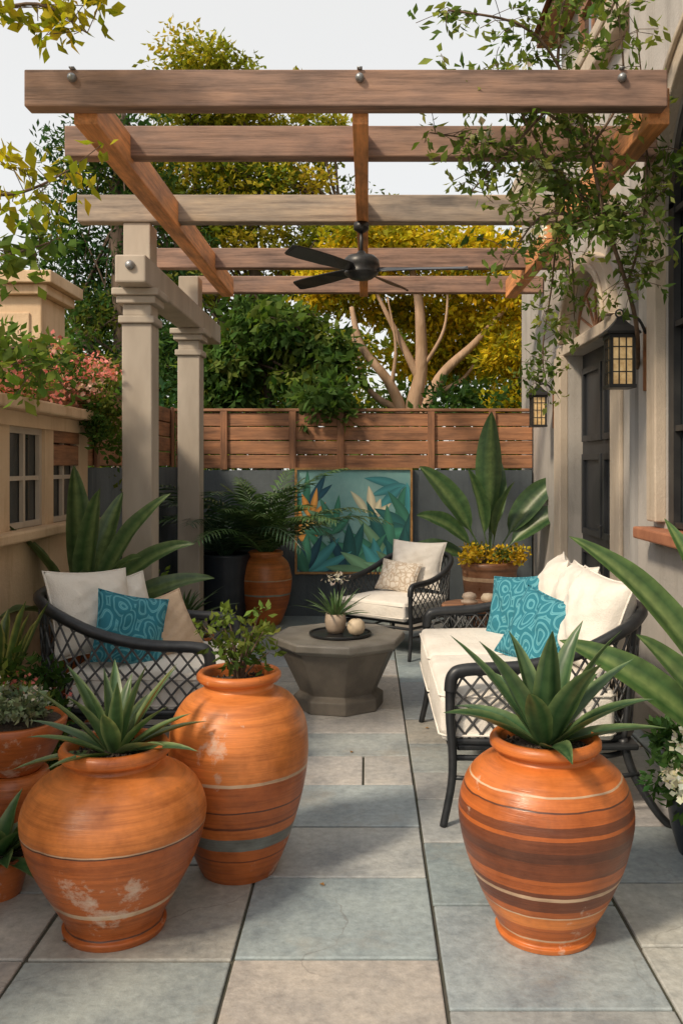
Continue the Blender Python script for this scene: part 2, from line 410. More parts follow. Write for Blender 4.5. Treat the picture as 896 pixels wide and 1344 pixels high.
for y in (6.2,7.0,7.8,8.6): g.box(-1.922,-1.9,y-.035,y+.035,1.492,2.08)
ob(g,'battens',M['fencez'],f,bevel=.005)

# ---------------------------------------------------------------- house
h=empty('stucco_house')
def arch_fill(mb,x0,x1,ya,yb,zs,rise,zt,n=24):
    yc=(ya+yb)/2; r=(yb-ya)/2; P=[]
    for i in range(n+1):
        a=math.pi*i/n; P.append((yc-r*math.cos(a),zs+rise*math.sin(a)))
    vs=[];fs=[]
    for (y,z) in P: vs+=[(x0,y,z),(x0,y,zt),(x1,y,z),(x1,y,zt)]
    for i in range(n):
        a=i*4; fs+=[(a,a+4,a+5,a+1),(a+2,a+3,a+7,a+6),(a,a+2,a+6,a+4)]
    mb.add(vs,fs)
def arch_trim(mb,x0,x1,ya,yb,zs,rise,wd,n=28):
    yc=(ya+yb)/2; r=(yb-ya)/2; vs=[];fs=[]
    for i in range(n+1):
        a=math.pi*i/n; c,s_=math.cos(a),math.sin(a)
        yi,zi=yc-r*c,zs+rise*s_; yo,zo=yc-(r+wd)*c,zs+(rise+wd)*s_
        vs+=[(x0,yi,zi),(x0,yo,zo),(x1,yo,zo),(x1,yi,zi)]
    for i in range(n):
        a=i*4
        for k in range(4): q=(k+1)%4; fs.append((a+k,a+q,a+4+q,a+4+k))
    fs+=[(0,1,2,3),(n*4,n*4+1,n*4+2,n*4+3)]
    mb.add(vs,fs)
g=MB(); X=1.60; XB=2.0; W1=4.70
g.box(X,XB,-1.5,3.15,0,4.45); g.box(X,XB,3.15,W1,0,1.16); arch_fill(g,X,XB,3.15,W1,2.85,.73,4.45)
g.box(X,XB,W1,5.3,0,4.45)
X2=1.67; DA,DB=5.95,7.3
g.box(X2,XB,5.3,DA,0,4.45); g.box(X2,XB,DB,9.5,0,4.45); g.box(X2,XB,DA,DB,2.42,2.5)
arch_fill(g,X2,XB,DA,DB,2.5,.48,4.45)
ob(g,'ground_storey_walls',M['house'],h)
g=MB(); g.box(2.1,6,-1.5,9.5,4.45,6.1); g.box(2.0,6,-1.5,9.5,0,4.44); ob(g,'upper_storey_walls',M['house'],h)
g=MB(); g.box(1.56,2.12,-1.5,9.53,4.452,4.56); g.box(1.60-.03,1.7,5.3-.003,9.52,4.30,4.449); ob(g,'cornice',M['trim'],h,bevel=.02)
g=MB(); g.box(1.86,6,-1.7,9.65,6.102,6.2); g.add([(1.8,-1.7,6.204),(1.8,9.7,6.204),(4.2,9.7,7.4),(4.2,-1.7,7.4),(6.5,9.7,6.204),(6.5,-1.7,6.204)],[(0,3,2,1),(3,5,4,2),(1,2,4),(0,5,3)])
ob(g,'roof_eaves',M['soffit'],h)
g=MB(); g.box(1.79,1.83,DA,DB,0,2.42)
for a,b2 in ((DA+.06,6.60),(6.66,DB-.06)):
    for z0,z1 in ((.15,.85),(.95,1.6),(1.7,2.3)):
        g.box(1.765,1.79,a,a+.05,z0,z1);g.box(1.765,1.79,b2-.05,b2,z0,z1);g.box(1.765,1.79,a+.05,b2-.05,z0,z0+.05);g.box(1.765,1.79,a+.05,b2-.05,z1-.05,z1)
g.tube([(1.79,6.60,1.05),(1.73,6.60,1.05),(1.73,6.50,1.05)],.01,6)
ob(g,'front_door',M['door'],h,bevel=.005)
g=MB(); g.box(1.73,1.99,DA,DB,2.501,3.0); ob(g,'arched_panel',M['trim'],h)
g=MB(); arch_trim(g,1.715,1.729,DA+.12,DB-.12,2.53,.36,.03)
for i in range(1,6):
    a=math.pi*i/6; g.tube([(1.722,6.625,2.53),(1.722,6.625-.53*math.cos(a),2.53+.34*math.sin(a))],.01,5)
ob(g,'fanlight_bars',M['soffit'],h)
g=MB(); arch_trim(g,1.60,1.68,DA,DB,2.52,.46,.11); arch_trim(g,1.575,1.60,DA+.03,DB-.03,2.52,.44,.05)
g.box(1.64,1.67,5.72,DA-.003,0,2.42); g.box(1.60,1.67,DB+.003,DB+.24,0,2.42); g.box(1.625,1.70,DA-.25,DB+.26,2.422,2.51)
g.box(1.62,1.672,5.70,DA,0,.16); g.box(1.57,1.672,DB,DB+.27,0,.16)
ob(g,'door_surround',M['trim'],h,bevel=.008)
g=MB(); arch_trim(g,1.53,1.605,3.15,W1,2.85,.73,.15); g.box(1.54,1.603,W1+.002,W1+.15,1.2,2.85); g.box(1.54,1.603,2.98,3.148,1.2,2.85)
arch_trim(g,1.505,1.53,3.05,W1+.10,2.85,.83,.035)
g.box(1.55,1.603,-1.5,5.3,0,.18)
ob(g,'window_surround',M['trim'],h,bevel=.008)
g=MB(); g.box(1.48,1.83,2.9,4.90,1.10,1.165); ob(g,'window_sill',M['sill'],h,bevel=.01)
g=MB(); g.box(1.655,1.67,3.1,W1,1.165,3.6); ob(g,'window_glass',M['glass'],h)
g=MB(); g.box(1.612,1.65,W1-.08,W1,1.17,2.9); g.box(1.612,1.65,3.15,3.23,1.17,2.9); arch_trim(g,1.612,1.65,3.23,W1-.08,2.87,.63,.09)
for y in (3.5,3.9,4.3): g.box(1.62,1.648,y-.015,y+.015,1.17,3.45)
for z in (1.19,1.7,2.25,2.85): g.box(1.618,1.646,3.2,4.62,z-.015,z+.015)
ob(g,'window_frame',M['black'],h)
g=MB()
g.tube([(1.60,5.22,0),(1.60,5.22,4.4)],.04,12); 
for z in (.8,2.3,3.6): g.lathe([(.05,0),(.05,.05)],(1.60,5.22,z),16)
ob(g,'drainpipe',M['pipe'],h,smooth=False)
g=MB()
for y in (6.3,7.9): g.box(2.04,2.10,y-.35,y+.35,4.75,5.75)
ob(g,'upper_window',M['glass'],h)
g=MB()
for y in (6.3,7.9):
    g.box(2.0,2.12,y-.42,y-.34,4.7,5.8);g.box(2.0,2.12,y+.34,y+.42,4.7,5.8);g.box(2.0,2.12,y-.34,y+.34,5.73,5.8);g.box(1.97,2.12,y-.45,y+.45,4.62,4.7)
    g.box(2.02,2.06,y-.02,y+.02,4.7,5.73)
ob(g,'upper_window_frame',M['soffit'],h)

# ---------------------------------------------------------------- small cream garden building (left)
h=empty('garden_building'); g=MB()
g.box(-3.4,-1.9,1.5,6.04,0,1.12)
for a,b2 in ((1.5,3.3),(3.75,3.95),(4.5,4.72),(5.24,5.38),(5.86,6.04)): g.box(-2.0,-1.925,a,b2,1.12,1.72)
g.box(-3.4,-1.9,1.5,6.04,1.72,1.80); g.box(-3.4,-3.2,1.5,6.04,1.12,1.72); g.box(-3.2,-2.0,5.9,6.04,1.12,1.72)
ob(g,'walls',M['cream'],h)
g=MB(); g.box(-1.95,-1.84,1.5,6.07,1.09,1.15); g.box(-3.45,-1.82,1.5,6.10,1.802,1.87)
ob(g,'sill_and_cornice',M['cream'],h,bevel=.012)
g=MB()
for a,b2 in ((3.95,4.5),(4.72,5.24),(5.38,5.86)):
    g.box(-1.972,-1.945,a,a+.035,1.152,1.72); g.box(-1.972,-1.945,b2-.035,b2,1.152,1.72)
    g.box(-1.972,-1.948,(a+b2)/2-.014,(a+b2)/2+.014,1.152,1.72); g.box(-1.972,-1.950,a+.035,b2-.035,1.42,1.445)
    g.box(-1.972,-1.946,a+.035,b2-.035,1.152,1.185); g.box(-1.972,-1.946,a+.035,b2-.035,1.685,1.72)
ob(g,'window_frames',M['trim'],h)
g=MB(); g.box(-1.99,-1.976,3.9,5.85,1.15,1.72); ob(g,'window_glass',M['glass'],h)
p=empty('stone_pillar'); g=MB(); g.box(-3.5,-2.86,7.7,8.3,0,3.0); ob(g,'shaft',M['cream'],p,bevel=.01)
g=MB(); g.box(-3.57,-2.79,7.63,8.37,3.002,3.09); g.box(-3.63,-2.73,7.57,8.43,3.092,3.2); g.box(-3.4,-2.96,7.68,7.70,2.4,2.85);g.box(-3.55,-2.81,7.65,8.35,2.2,2.28)
ob(g,'cap',M['cream'],p,bevel=.015)

# ---------------------------------------------------------------- pergola
p=empty('pergola')
def beam(x0,x1,y,zt,mat,th=.1,hh=.17,nm='cross_beam'):
    g=MB(); g.box(x0,x1,y,y+th,zt-hh,zt); return ob(g,nm,mat,p,bevel=.007)
beam(-1.555,1.36,3.97,3.30,M['beamx'],.09,.168)
beam(-1.60,1.62,4.63,3.302,M['beamx'],.09,.165)
beam(-1.92,1.66,5.80,3.30,M['beamg'],.10,.18)
beam(-1.74,1.66,7.21,3.298,M['beamx'],.09,.165)
beam(-1.70,1.66,8.28,3.30,M['beamx'],.09,.158)
g=MB(); g.box(-1.36,-1.25,4.06,8.2,3.085,3.255); ob(g,'rafter_left',M['beamy'],p,bevel=.006)
g=MB(); g.box(-.07,.005,4.06,8.2,3.085,3.255); ob(g,'rafter_centre',M['beamy'],p,bevel=.006)
g=MB(); g.box(1.30,1.40,4.06,8.27,3.085,3.255); ob(g,'rafter_right',M['beamy'],p,bevel=.006)
g=MB(); g.box(-1.62,-1.42,5.62,8.5,2.68,2.86); ob(g,'side_beam',M['post'],p,bevel=.012)
g=MB()
def post(y,w,ztop):
    a=w/2; x=-1.53
    g.box(x-a,x+a,y-a,y+a,.16,2.45); g.box(x-a-.03,x+a+.03,y-a-.03,y+a+.03,0,.16)
    g.box(x-a-.02,x+a+.02,y-a-.02,y+a+.02,2.45,2.50); g.box(x-a+.005,x+a-.005,y-a+.005,y+a-.005,2.50,2.58)
    g.box(x-a-.03,x+a+.03,y-a-.03,y+a+.03,2.58,2.63); g.box(x-a-.055,x+a+.055,y-a-.055,y+a+.055,2.63,2.678)
    g.box(x-a+.01,x+a-.01,y-a-.003,y+a-.01,2.862,ztop)
post(5.92,.20,3.12); post(7.60,.19,3.13)
ob(g,'posts',M['post'],p,bevel=.008)
g=MB()
def stud(x,y,z,r=.022):
    n=16;prof=[(r,0),(r,.012),(r*.75,.024),(r*.2,.028)]
    o=[]
    for rr,d in prof:
        for i in range(n): a=2*math.pi*i/n; o.append((x+rr*math.cos(a),y-d,z+rr*math.sin(a)))
    fs=[(j*n+i,j*n+(i+1)%n,(j+1)*n+(i+1)%n,(j+1)*n+i) for j in range(3) for i in range(n)]+[tuple(3*n+i for i in range(n))]
    g.add(o,fs)
for x in (-1.335,-.035,1.15): 
    stud(x,3.968,3.258,.02); g.box(x-.012,x+.012,3.955,4.03,3.3,3.306)
stud(-1.52,5.618,2.79,.03)
ob(g,'bolts',M['steel'],p,smooth=True)

# ceiling fan
f=empty('ceiling_fan',(-.04,5.7,0)); g=MB()
g.lathe([(.05,3.083),(.05,3.04),(.02,3.02)],n=24); g.tube([(0,0,3.05),(0,0,2.86)],.012,10)
g.lathe([(.02,2.90),(.035,2.88),(.09,2.865),(.115,2.84),(.12,2.80),(.10,2.77),(.11,2.765),(.11,2.75),(.07,2.72),(.03,2.71)],n=32)
ob(g,'motor',M['black'],f,smooth=True)
def fanblade(az,mat,nm):
    g=MB(); d=Vector((math.cos(az),math.sin(az),0)); s=Vector((-math.sin(az),math.cos(az),0)); vs=[]
    L=[.09,.16,.35,.55,.66,.69]; W=[.02,.035,.055,.06,.05,.03]
    for l,w2 in zip(L,W):
        for q in(-1,1):
            for zz in (0,.008): vs.append(d*l+s*w2*q+Vector((0,0,2.775+zz+q*.018)))
    fs=[]
    for i in range(5):
        a=i*4; fs+=[(a,a+2,a+6,a+4),(a+1,a+5,a+7,a+3),(a,a+4,a+5,a+1),(a+2,a+3,a+7,a+6)]
    fs+=[(0,1,3,2),(20,22,23,21)]; g.add(vs,fs); ob(g,nm,mat,f,bevel=.003)
for i,a in enumerate((-128,132,-4,64)): fanblade(R(a),M['brownblade'] if i==3 else M['black'],'blade_%d'%i)

# ---------------------------------------------------------------- seating
def soft_box(name,x0,x1,y0,y1,z0,z1,mat,parent,r=.05):
    g=MB(); vs=[];idx={}; n=8; fs=[]
    def vid(i,j,k):
        if (i,j,k) not in idx:
            u,v,w_=2*i/n-1,2*j/n-1,2*k/n-1
            X_=u*(x1-x0)/2; Y_=v*(y1-y0)/2; Z_=w_*(z1-z0)/2
            pf=.024
            Z_+= (1 if w_>0 else -.4)*(abs(w_)>.99)*(pf*(1-u*u)*(1-v*v)+.004*math.sin(5*u+3*v)*(abs(u)<.99)*(abs(v)<.99))
            X_+= u*pf*.6*(abs(u)>.99)*(1-v*v)*(1-w_*w_); Y_+= v*pf*.3*(abs(v)>.99)*(1-u*u)
            idx[(i,j,k)]=len(vs); vs.append(((x0+x1)/2+X_,(y0+y1)/2+Y_,(z0+z1)/2+Z_))
        return idx[(i,j,k)]
    for a in range(n):
        for b in range(n):
            fs.append((vid(a,b,n),vid(a+1,b,n),vid(a+1,b+1,n),vid(a,b+1,n)))
            fs.append((vid(a,b,0),vid(a,b+1,0),vid(a+1,b+1,0),vid(a+1,b,0)))
            fs.append((vid(a,0,b),vid(a+1,0,b),vid(a+1,0,b+1),vid(a,0,b+1)))
            fs.append((vid(a,n,b),vid(a,n,b+1),vid(a+1,n,b+1),vid(a+1,n,b)))
            fs.append((vid(0,a,b),vid(0,a,b+1),vid(0,a+1,b+1),vid(0,a+1,b)))
            fs.append((vid(n,a,b),vid(n,a+1,b),vid(n,a+1,b+1),vid(n,a,b+1)))
    g.add(vs,fs); ob(g,name,mat,parent,smooth=True,bevel=r,seg=4)
    g=MB()
    for z in (z0+.03,z1-.03):
        e=.006; ps=[(x0-e+r*.6,y0-e,z),(x1+e-r*.6,y0-e,z),(x1+e,y0-e+r*.6,z),(x1+e,y1+e-r*.6,z),(x1+e-r*.6,y1+e,z),(x0-e+r*.6,y1+e,z),(x0-e,y1+e-r*.6,z),(x0-e,y0-e+r*.6,z)]
        g.tube(ps+[ps[0]],.005,6)
    ob(g,name+'_piping',mat,parent,smooth=True)
def pillow(name,c,w,hh,t,az,lean,roll,mat,parent,n=26):
    vs=[];fs=[]
    rnd=[random.uniform(-1,1) for _ in range(6)]
    for sgn in (1,-1):
        for i in range(n+1):
            for j in range(n+1):
                u=2*i/n-1; v=2*j/n-1
                th=max(0,(1-abs(u)**2.6)*(1-abs(v)**2.6))**.55
                x=u*w/2*(1-.09*(1-v*v)); z=v*hh/2*(1-.09*(1-u*u))
                wr=.014*math.sin(5*u+rnd[0]*3)*math.sin(4*v+rnd[1]*3)+.006*math.sin(11*u+7*v+rnd[2]*4)+.003*math.sin(17*v-9*u+rnd[3]*4)
                vs.append((x,sgn*(t/2*th+(wr*th)),z))
    m=(n+1)**2
    for q in range(2):
        for i in range(n):
            for j in range(n):
                a=q*m+i*(n+1)+j; F=(a,a+n+1,a+n+2,a+1); fs.append(F if q==1 else F[::-1])
    g=MB(); g.add(vs,fs)
    mt=Matrix.Rotation(az,3,'Z')@Matrix.Rotation(-lean,3,'X')@Matrix.Rotation(roll,3,'Y')
    o=ob(g,name,mat,parent,smooth=True,loc=c,rot=mt.to_euler()); 
    wd=o.modifiers.new('weld','WELD'); wd.merge_threshold=.0005
    ps=[]
    for e in range(4):
        for q in range(10):
            s_=2*q/10-1
            u,v={0:(s_,-1),1:(1,s_),2:(-s_,1),3:(-1,-s_)}[e]
            ps.append((u*w/2*(1-.09*(1-v*v)),0,v*hh/2*(1-.09*(1-u*u))))
    g=MB(); g.tube(ps+[ps[0]],.005,6); ob(g,name+'_piping',mat,parent,smooth=True,loc=c,rot=mt.to_euler())
def seat_frame(par,L,D=.88):
    k=D/.88
    half=[(.0,0,.56),(.012,0,.625),(.07,0,.65),(.3,-.01,.665),(.52,-.005,.715),(.72,.035,.80),(.83,.13,.85),(.87,.28,.865)]
    top=half+([(.88,L/2,.87)] if L>.9 else [])+[(x,L-y,z) for x,y,z in half[::-1]]
    top=[(x*k,y,z) for x,y,z in top]
    low=[(.02+x*k*.93,L/2+(y-L/2)*.95,.34) for x,y,z in top]
    T=catmull([Vector(q) for q in top],8); B=catmull([Vector(q) for q in low],8)
    g=MB(); g.tube(T,.027,10); g.tube(B,.016,8)
    B2=[Vector((q.x,q.y,.27)) for q in B]; g.tube(B2,.013,8)
    g.tube([(0.02,.02,.34),(.02,L-.02,.34)],.016,8); g.tube([(0.02,.02,.27),(.02,L-.02,.27)],.013,8)
    for yy,s in ((0,1),(L,-1)):
        g.tube([(.0,yy,.6),(.0,yy,.45),(.01,yy,.3),(.005,yy,.17),(-.03,yy-s*.01,.0)],lambda t:.021-.005*t,8,6)
        g.tube([(.74*k,yy+s*.07,.34),(.78*k,yy+s*.05,.2),(.86*k,yy+s*.0,.06),(.92*k,yy-s*.02,0)],lambda t:.02-.004*t,8,6)
        g.tube([(.80*k,yy+s*.1,.83),(.78*k,yy+s*.1,.6),(.75*k,yy+s*.08,.33)],.014,8,5)
        g.tube([(.01,yy,.2),(.4,yy+s*.03,.17),(.80*k,yy+s*.04,.2)],.01,8,5)
    ob(g,'metal_frame',M['metal'],par,smooth=True)
    g=MB(); m=len(T); 
    cum=[0]
    for i in range(1,m): cum.append(cum[-1]+(T[i]-T[i-1]).length)
    tot=cum[-1]
    def at(s,t):
        s=min(max(s,0),tot)
        for i in range(1,m):
            if cum[i]>=s: break
        q=(s-cum[i-1])/max(1e-6,cum[i]-cum[i-1])
        return (B[i-1].lerp(B[i],q)).lerp(T[i-1].lerp(T[i],q),t)
    sp=.075; run=.30; cnt=int((tot+run)/sp)
    for kx in range(cnt+1):
        for sg in (1,-1):
            ps=[]
            for j in range(9):
                t=j/8; s0=(-run+kx*sp)+(run*t if sg>0 else run*(1-t))
                s0+=.006*math.sin(t*math.pi*4)*sg
                if -.001<=s0<=tot: ps.append(at(s0,t))
            if len(ps)>1: g.tube(ps,.0055,5)
    ob(g,'lattice',M['strap'],par,smooth=True)
    g=MB(); g.box(.03,.80*k,.03,L-.03,.30,.328); ob(g,'seat_deck',M['metal'],par,bevel=.01)
def sofa(name,loc,rz,L,D=.88,sc=1):
    e=empty(name,loc,rz,sc); seat_frame(e,L,D); return e
FX=-R(90)
s=sofa('outdoor_loveseat',(.345,3.66,0),0,1.47)
soft_box('seat_cushion_1',-.035,.70,.035,.725,.335,.56,M['fabric'],s)
soft_box('seat_cushion_2',-.035,.70,.745,1.435,.335,.56,M['fabric'],s)
pillow('back_cushion_1',(.69,.36,.785),.50,.46,.24,FX+R(12),R(18),R(3),M['fabric'],s)
pillow('back_cushion_2',(.70,.78,.785),.48,.46,.22,FX,R(16),R(-2),M['fabric'],s)
pillow('back_cushion_3',(.68,1.16,.785),.48,.46,.22,FX-R(10),R(16),0,M['fabric'],s)
pillow('teal_pillow_1',(.47,.55,.715),.37,.37,.13,FX+R(38),R(26),R(12),M['teal'],s)
pillow('teal_pillow_2',(.48,1.16,.72),.40,.38,.13,FX+R(40),R(24),R(-8),M['teal'],s)
s=sofa('outdoor_armchair',(-.735,4.95,0),math.pi,.84,.90)
soft_box('seat_cushion',-.035,.70,.04,.80,.335,.52,M['fabric'],s)
pillow('back_cushion',(.66,.50,.76),.52,.44,.2,FX+R(-32),R(18),R(4),M['fabric'],s)
pillow('cream_pillow',(.58,.27,.72),.42,.38,.16,FX-R(40),R(20),R(-6),M['fabric'],s)
pillow('teal_pillow',(.44,.60,.69),.36,.36,.13,FX-R(55),R(22),R(14),M['teal'],s)
pillow('beige_pillow',(.31,.42,.68),.34,.32,.12,FX-R(45),R(28),R(-10),M['fabric2'],s)
s=sofa('outdoor_armchair',(.33,6.75,0),R(52),.80,.86,.88)
soft_box('seat_cushion',-.035,.66,.04,.76,.335,.50,M['fabric'],s)
pillow('back_cushion',(.66,.40,.76),.62,.46,.2,FX,R(16),0,M['fabric'],s)
pillow('cream_patterned_pillow',(.47,.47,.66),.46,.30,.13,FX,R(24),R(3),M['creampat'],s)

# ---------------------------------------------------------------- coffee table
t=empty('coffee_table',(-.18,5.52,0),R(10)); 
g=MB(); g.lathe([(.285,0),(.285,.075),(.245,.10),(.375,.375)],n=8); ob(g,'faceted_base',M['concrete'],t,bevel=.006)
g=MB(); g.lathe([(.385,.376),(.425,.40),(.425,.435),(.415,.445)],n=8); ob(g,'table_top',M['conctop'],t,bevel=.004)
tr=empty('serving_tray',(-.17,5.48,.446)); g=MB(); g.lathe([(.18,0),(.195,.006),(.195,.02),(.185,.02),(.183,.008),(.0,.008)],n=48); ob(g,'tray',M['tray'],tr,smooth=True,bevel=.002)
sp=empty('potted_succulent',(-.20,5.50,.456)); g=MB()
g.lathe([(.045,0),(.06,.03),(.067,.075),(.062,.12),(.055,.12),(.052,.1),(0,.1)],n=32); ob(g,'pot',M['ceramic'],sp,smooth=True)
g=MB(); rosette(g,(0,0,.1),34,.24,.020,.25,1.45,.5,(.09,.17,.07)); ob(g,'leaves',M['glossy'],sp,smooth=True)
leaf_cloud([((0,0,.34),(.09,.09,.025),45,(.6,.55,.48))],.03,'seed_heads',sp,M['petal'])
c=empty('round_candle',(-.07,5.42,.456)); g=MB(); g.lathe([(.02,0),(.045,.015),(.056,.045),(.05,.08),(.03,.098),(.012,.1)],n=28); ob(g,'wax',M['candle'],c,smooth=True)
g=MB(); g.tube([(0,0,.098),(.002,0,.115)],.002,5); ob(g,'wick',M['black'],c)

# side table
t=empty('side_table',(.70,5.75,0)); g=MB(); g.lathe([(.205,.565),(.215,.575),(.215,.59),(.208,.598)],n=48); ob(g,'wooden_top',M['fencex'],t,smooth=False,bevel=.002)
g=MB(); 
for z in (.56,.40): 
    ps=[(.195*math.cos(a),.195*math.sin(a),z) for a in [2*math.pi*i/40 for i in range(41)]]; g.tube(ps,.011,6)
for i in range(4):
    a=R(45+90*i); c_,s_=math.cos(a),math.sin(a); g.tube([(.195*c_,.195*s_,.56),(.19*c_,.19*s_,.3),(.17*c_,.17*s_,.15),(.21*c_,.21*s_,0)],.012,8,5)
for i in range(24):
    for sg in (1,-1):
        a=2*math.pi*i/24; g.tube([(.195*math.cos(a+sg*.3*q),.195*math.sin(a+sg*.3*q),.40+.16*q) for q in (0,.5,1)],.004,5)
ob(g,'frame',M['metal'],t,smooth=True)
c=empty('ceramic_jar',(.66,5.68,.599)); g=MB(); g.lathe([(.03,0),(.055,.02),(.055,.03),(.035,.04),(.05,.055),(.04,.075),(.015,.085)],n=24); ob(g,'jar',M['ceramic'],c,smooth=True)
c=empty('round_candle',(.79,5.74,.599)); g=MB(); g.lathe([(.02,0),(.045,.02),(.05,.04),(.035,.065),(.01,.07)],n=20); ob(g,'body',M['candle'],c,smooth=True)

# ---------------------------------------------------------------- terracotta pots
OR=(.53,.155,.036); OR2=(.42,.115,.028); BR=(.17,.052,.022); DK=(.11,.04,.023); CR=(.56,.40,.27); GG=(.17,.185,.175); LO=(.60,.20,.05)
def spline(prof,k=6): 
    q=catmull([Vector((r,z,0)) for r,z in prof],k); return [(max(0.001,a.x),a.y) for a in q]
def pot(name,loc,prof,rim,mat,soilz,soilr,rz=0):
    e=empty(name,loc,rz); g=MB(); P=spline(prof)+rim; g.lathe(P,n=72,cap=False); 
    g.lathe([(prof[0][0],.001),(prof[0][0],.002)],n=72)
    ob(g,'clay_pot',mat,e,smooth=True)
    g=MB(); n=24; g.lathe([(soilr,soilz),(soilr*.6,soilz+.012),(.001,soilz+.015)],n=n,cap=False)
    for _ in range(60):
        a=random.uniform(0,6.28); r=soilr*.9*random.random()**.5; q=random.uniform(.004,.009)
        g.lathe([(.001,-q),(q,0),(.001,q)],(r*math.cos(a),r*math.sin(a),soilz+.014),5,cap=False)
    ob(g,'soil',M['soil'],e,smooth=True); return e
mA=terracotta('terracotta_A',[(0,OR2),(.055,DK),(.065,OR2),(.21,CR),(.235,OR2),(.575,DK),(.583,(.62,.42,.28)),(.592,LO),(.90,OR)],.60,.045)
A=pot('potted_agave',(-.823,2.86,0),[(.16,0),(.165,.02),(.155,.04),(.20,.12),(.262,.24),(.292,.345),(.288,.41),(.25,.475),(.185,.515),(.145,.535)],
  [(.145,.553),(.168,.558),(.176,.568),(.176,.585),(.168,.598),(.155,.60),(.146,.59),(.14,.56),(.14,.5)],mA,.56,.142,R(200))
mB=terracotta('terracotta_B',[(0,OR2),(.14,BR),(.148,OR2),(.20,GG),(.265,OR),(.315,BR),(.325,OR2),(.40,DK),(.408,OR2),(.535,CR),(.548,LO),(.95,OR)],.74,.02)
B=pot('potted_shrub',(-.478,3.27,0),[(.135,0),(.15,.03),(.19,.13),(.232,.27),(.253,.38),(.257,.47),(.245,.56),(.20,.635),(.145,.668),(.128,.68)],
  [(.128,.70),(.148,.706),(.156,.716),(.156,.728),(.148,.738),(.137,.74),(.128,.73),(.125,.7),(.12,.65)],mB,.69,.126,R(60))
mC=terracotta('terracotta_C',[(0,OR),(.07,CR),(.08,OR2),(.16,LO),(.22,CR),(.228,OR2),(.265,BR),(.33,CR),(.35,BR),(.375,OR2),(.44,BR),(.53,DK),(.58,BR),(.64,OR2),(.66,BR),(.70,OR2),(.76,DK),(.766,OR),(.82,CR),(.826,OR)],.63,-.01)
C=pot('potted_agave',(.575,2.84,0),[(.155,0),(.16,.015),(.152,.03),(.195,.11),(.247,.23),(.276,.345),(.277,.42),(.25,.50),(.20,.55),(.152,.57)],
  [(.15,.588),(.17,.592),(.178,.602),(.178,.618),(.17,.63),(.158,.632),(.148,.62),(.143,.59),(.14,.54)],mC,.59,.145)
g=MB(); rosette(g,(0,0,.56),24,.32,.058,.12,1.4,.35,(.055,.11,.05),(.20,.26,.13),var=.15,shrink=.1); ob(g,'leaves',M['glossy'],A,smooth=True)
g=MB(); rosette(g,(0,0,.59),17,.40,.095,.25,1.4,.40,(.032,.085,.04),(.14,.21,.10),var=.12,mid=(.08,.15,.07),shrink=-.05); ob(g,'leaves',M['glossy'],C,smooth=True)
g=MB(); cl=[]
for i in range(15):
    a=i*2.4; l=random.uniform(.12,.28); tip=Vector((math.cos(a)*random.uniform(.03,.15),math.sin(a)*random.uniform(.03,.15),.69+l))
    g.tube([(0,0,.68),(tip.x*.4,tip.y*.4,.69+l*.5),tip],lambda t:.005*(1-t)+.0015,5,4)
    cl.append((tip,(.045,.045,.025),16,rc((.11,.15,.035),.3))); cl.append(((tip.x*.7,tip.y*.7,.69+l*.6),(.04,.04,.025),8,rc((.07,.11,.03),.3)))
ob(g,'stems',M['twig'],B,smooth=True); leaf_cloud(cl,.038,'leaves',B,M['foliage'])

mD=terracotta('terracotta_D',[(0,OR),(.25,OR2),(.42,(.22,.27,.24)),(.445,OR),(.62,CR),(.635,LO)],.70,-.05)
D=pot('potted_palm',(-.965,8.32,0),[(.13,0),(.16,.05),(.215,.2),(.247,.38),(.245,.47),(.215,.58),(.17,.635)],[(.15,.65),(.165,.66),(.165,.69),(.15,.70),(.14,.68),(.13,.62)],mD,.65,.14)
e=empty('potted_palm',(-1.34,8.25,0)); g=MB(); g.lathe([(.17,0),(.20,.1),(.225,.45),(.232,.63),(.24,.66),(.24,.68),(.22,.68),(.21,.6),(.2,.58)],n=48,cap=False); ob(g,'glazed_pot',M['darkpot'],e,smooth=True)
g=MB(); g.lathe([(.21,.62),(.001,.63)],n=24,cap=False); ob(g,'soil',M['soil'],e)
g=MB()
for i in range(20):
    a=i*2.4; el=random.uniform(.75,1.45); frond(g,(0,0,.62),a,el,random.uniform(.95,1.3)*(1 if math.sin(a)<.2 else .55),random.uniform(1.0,1.7),rc((.042,.09,.052),.25),26,.28,.028)
ob(g,'fronds',M['glossy'],e)
g=MB()
for i in range(15):
    a=-R(160)+R(150)*i/14+random.uniform(-.1,.1); el=random.uniform(.6,1.35); frond(g,(0,0,.64),a,el,random.uniform(.95,1.3),random.uniform(1.0,1.5),rc((.09,.17,.065),.25),26,.26,.028)
for i in range(6):
    frond(g,(0,0,.64),i*1.1,random.uniform(1.2,1.45),random.uniform(.7,.95),.7,rc((.07,.14,.05),.25),24,.24,.028)
ob(g,'fronds',M['glossy'],D)
mE=terracotta('terracotta_E',[(0,(.26,.13,.075)),(.55,(.22,.11,.065)),(.72,CR),(.78,(.27,.13,.07))],.62,-.02)
E=pot('potted_banana_plant',(1.14,8.2,0),[(.19,0),(.215,.15),(.245,.4),(.255,.54)],[(.265,.55),(.27,.57),(.27,.60),(.25,.615),(.24,.6),(.235,.55)],mE,.57,.235)
g=MB()
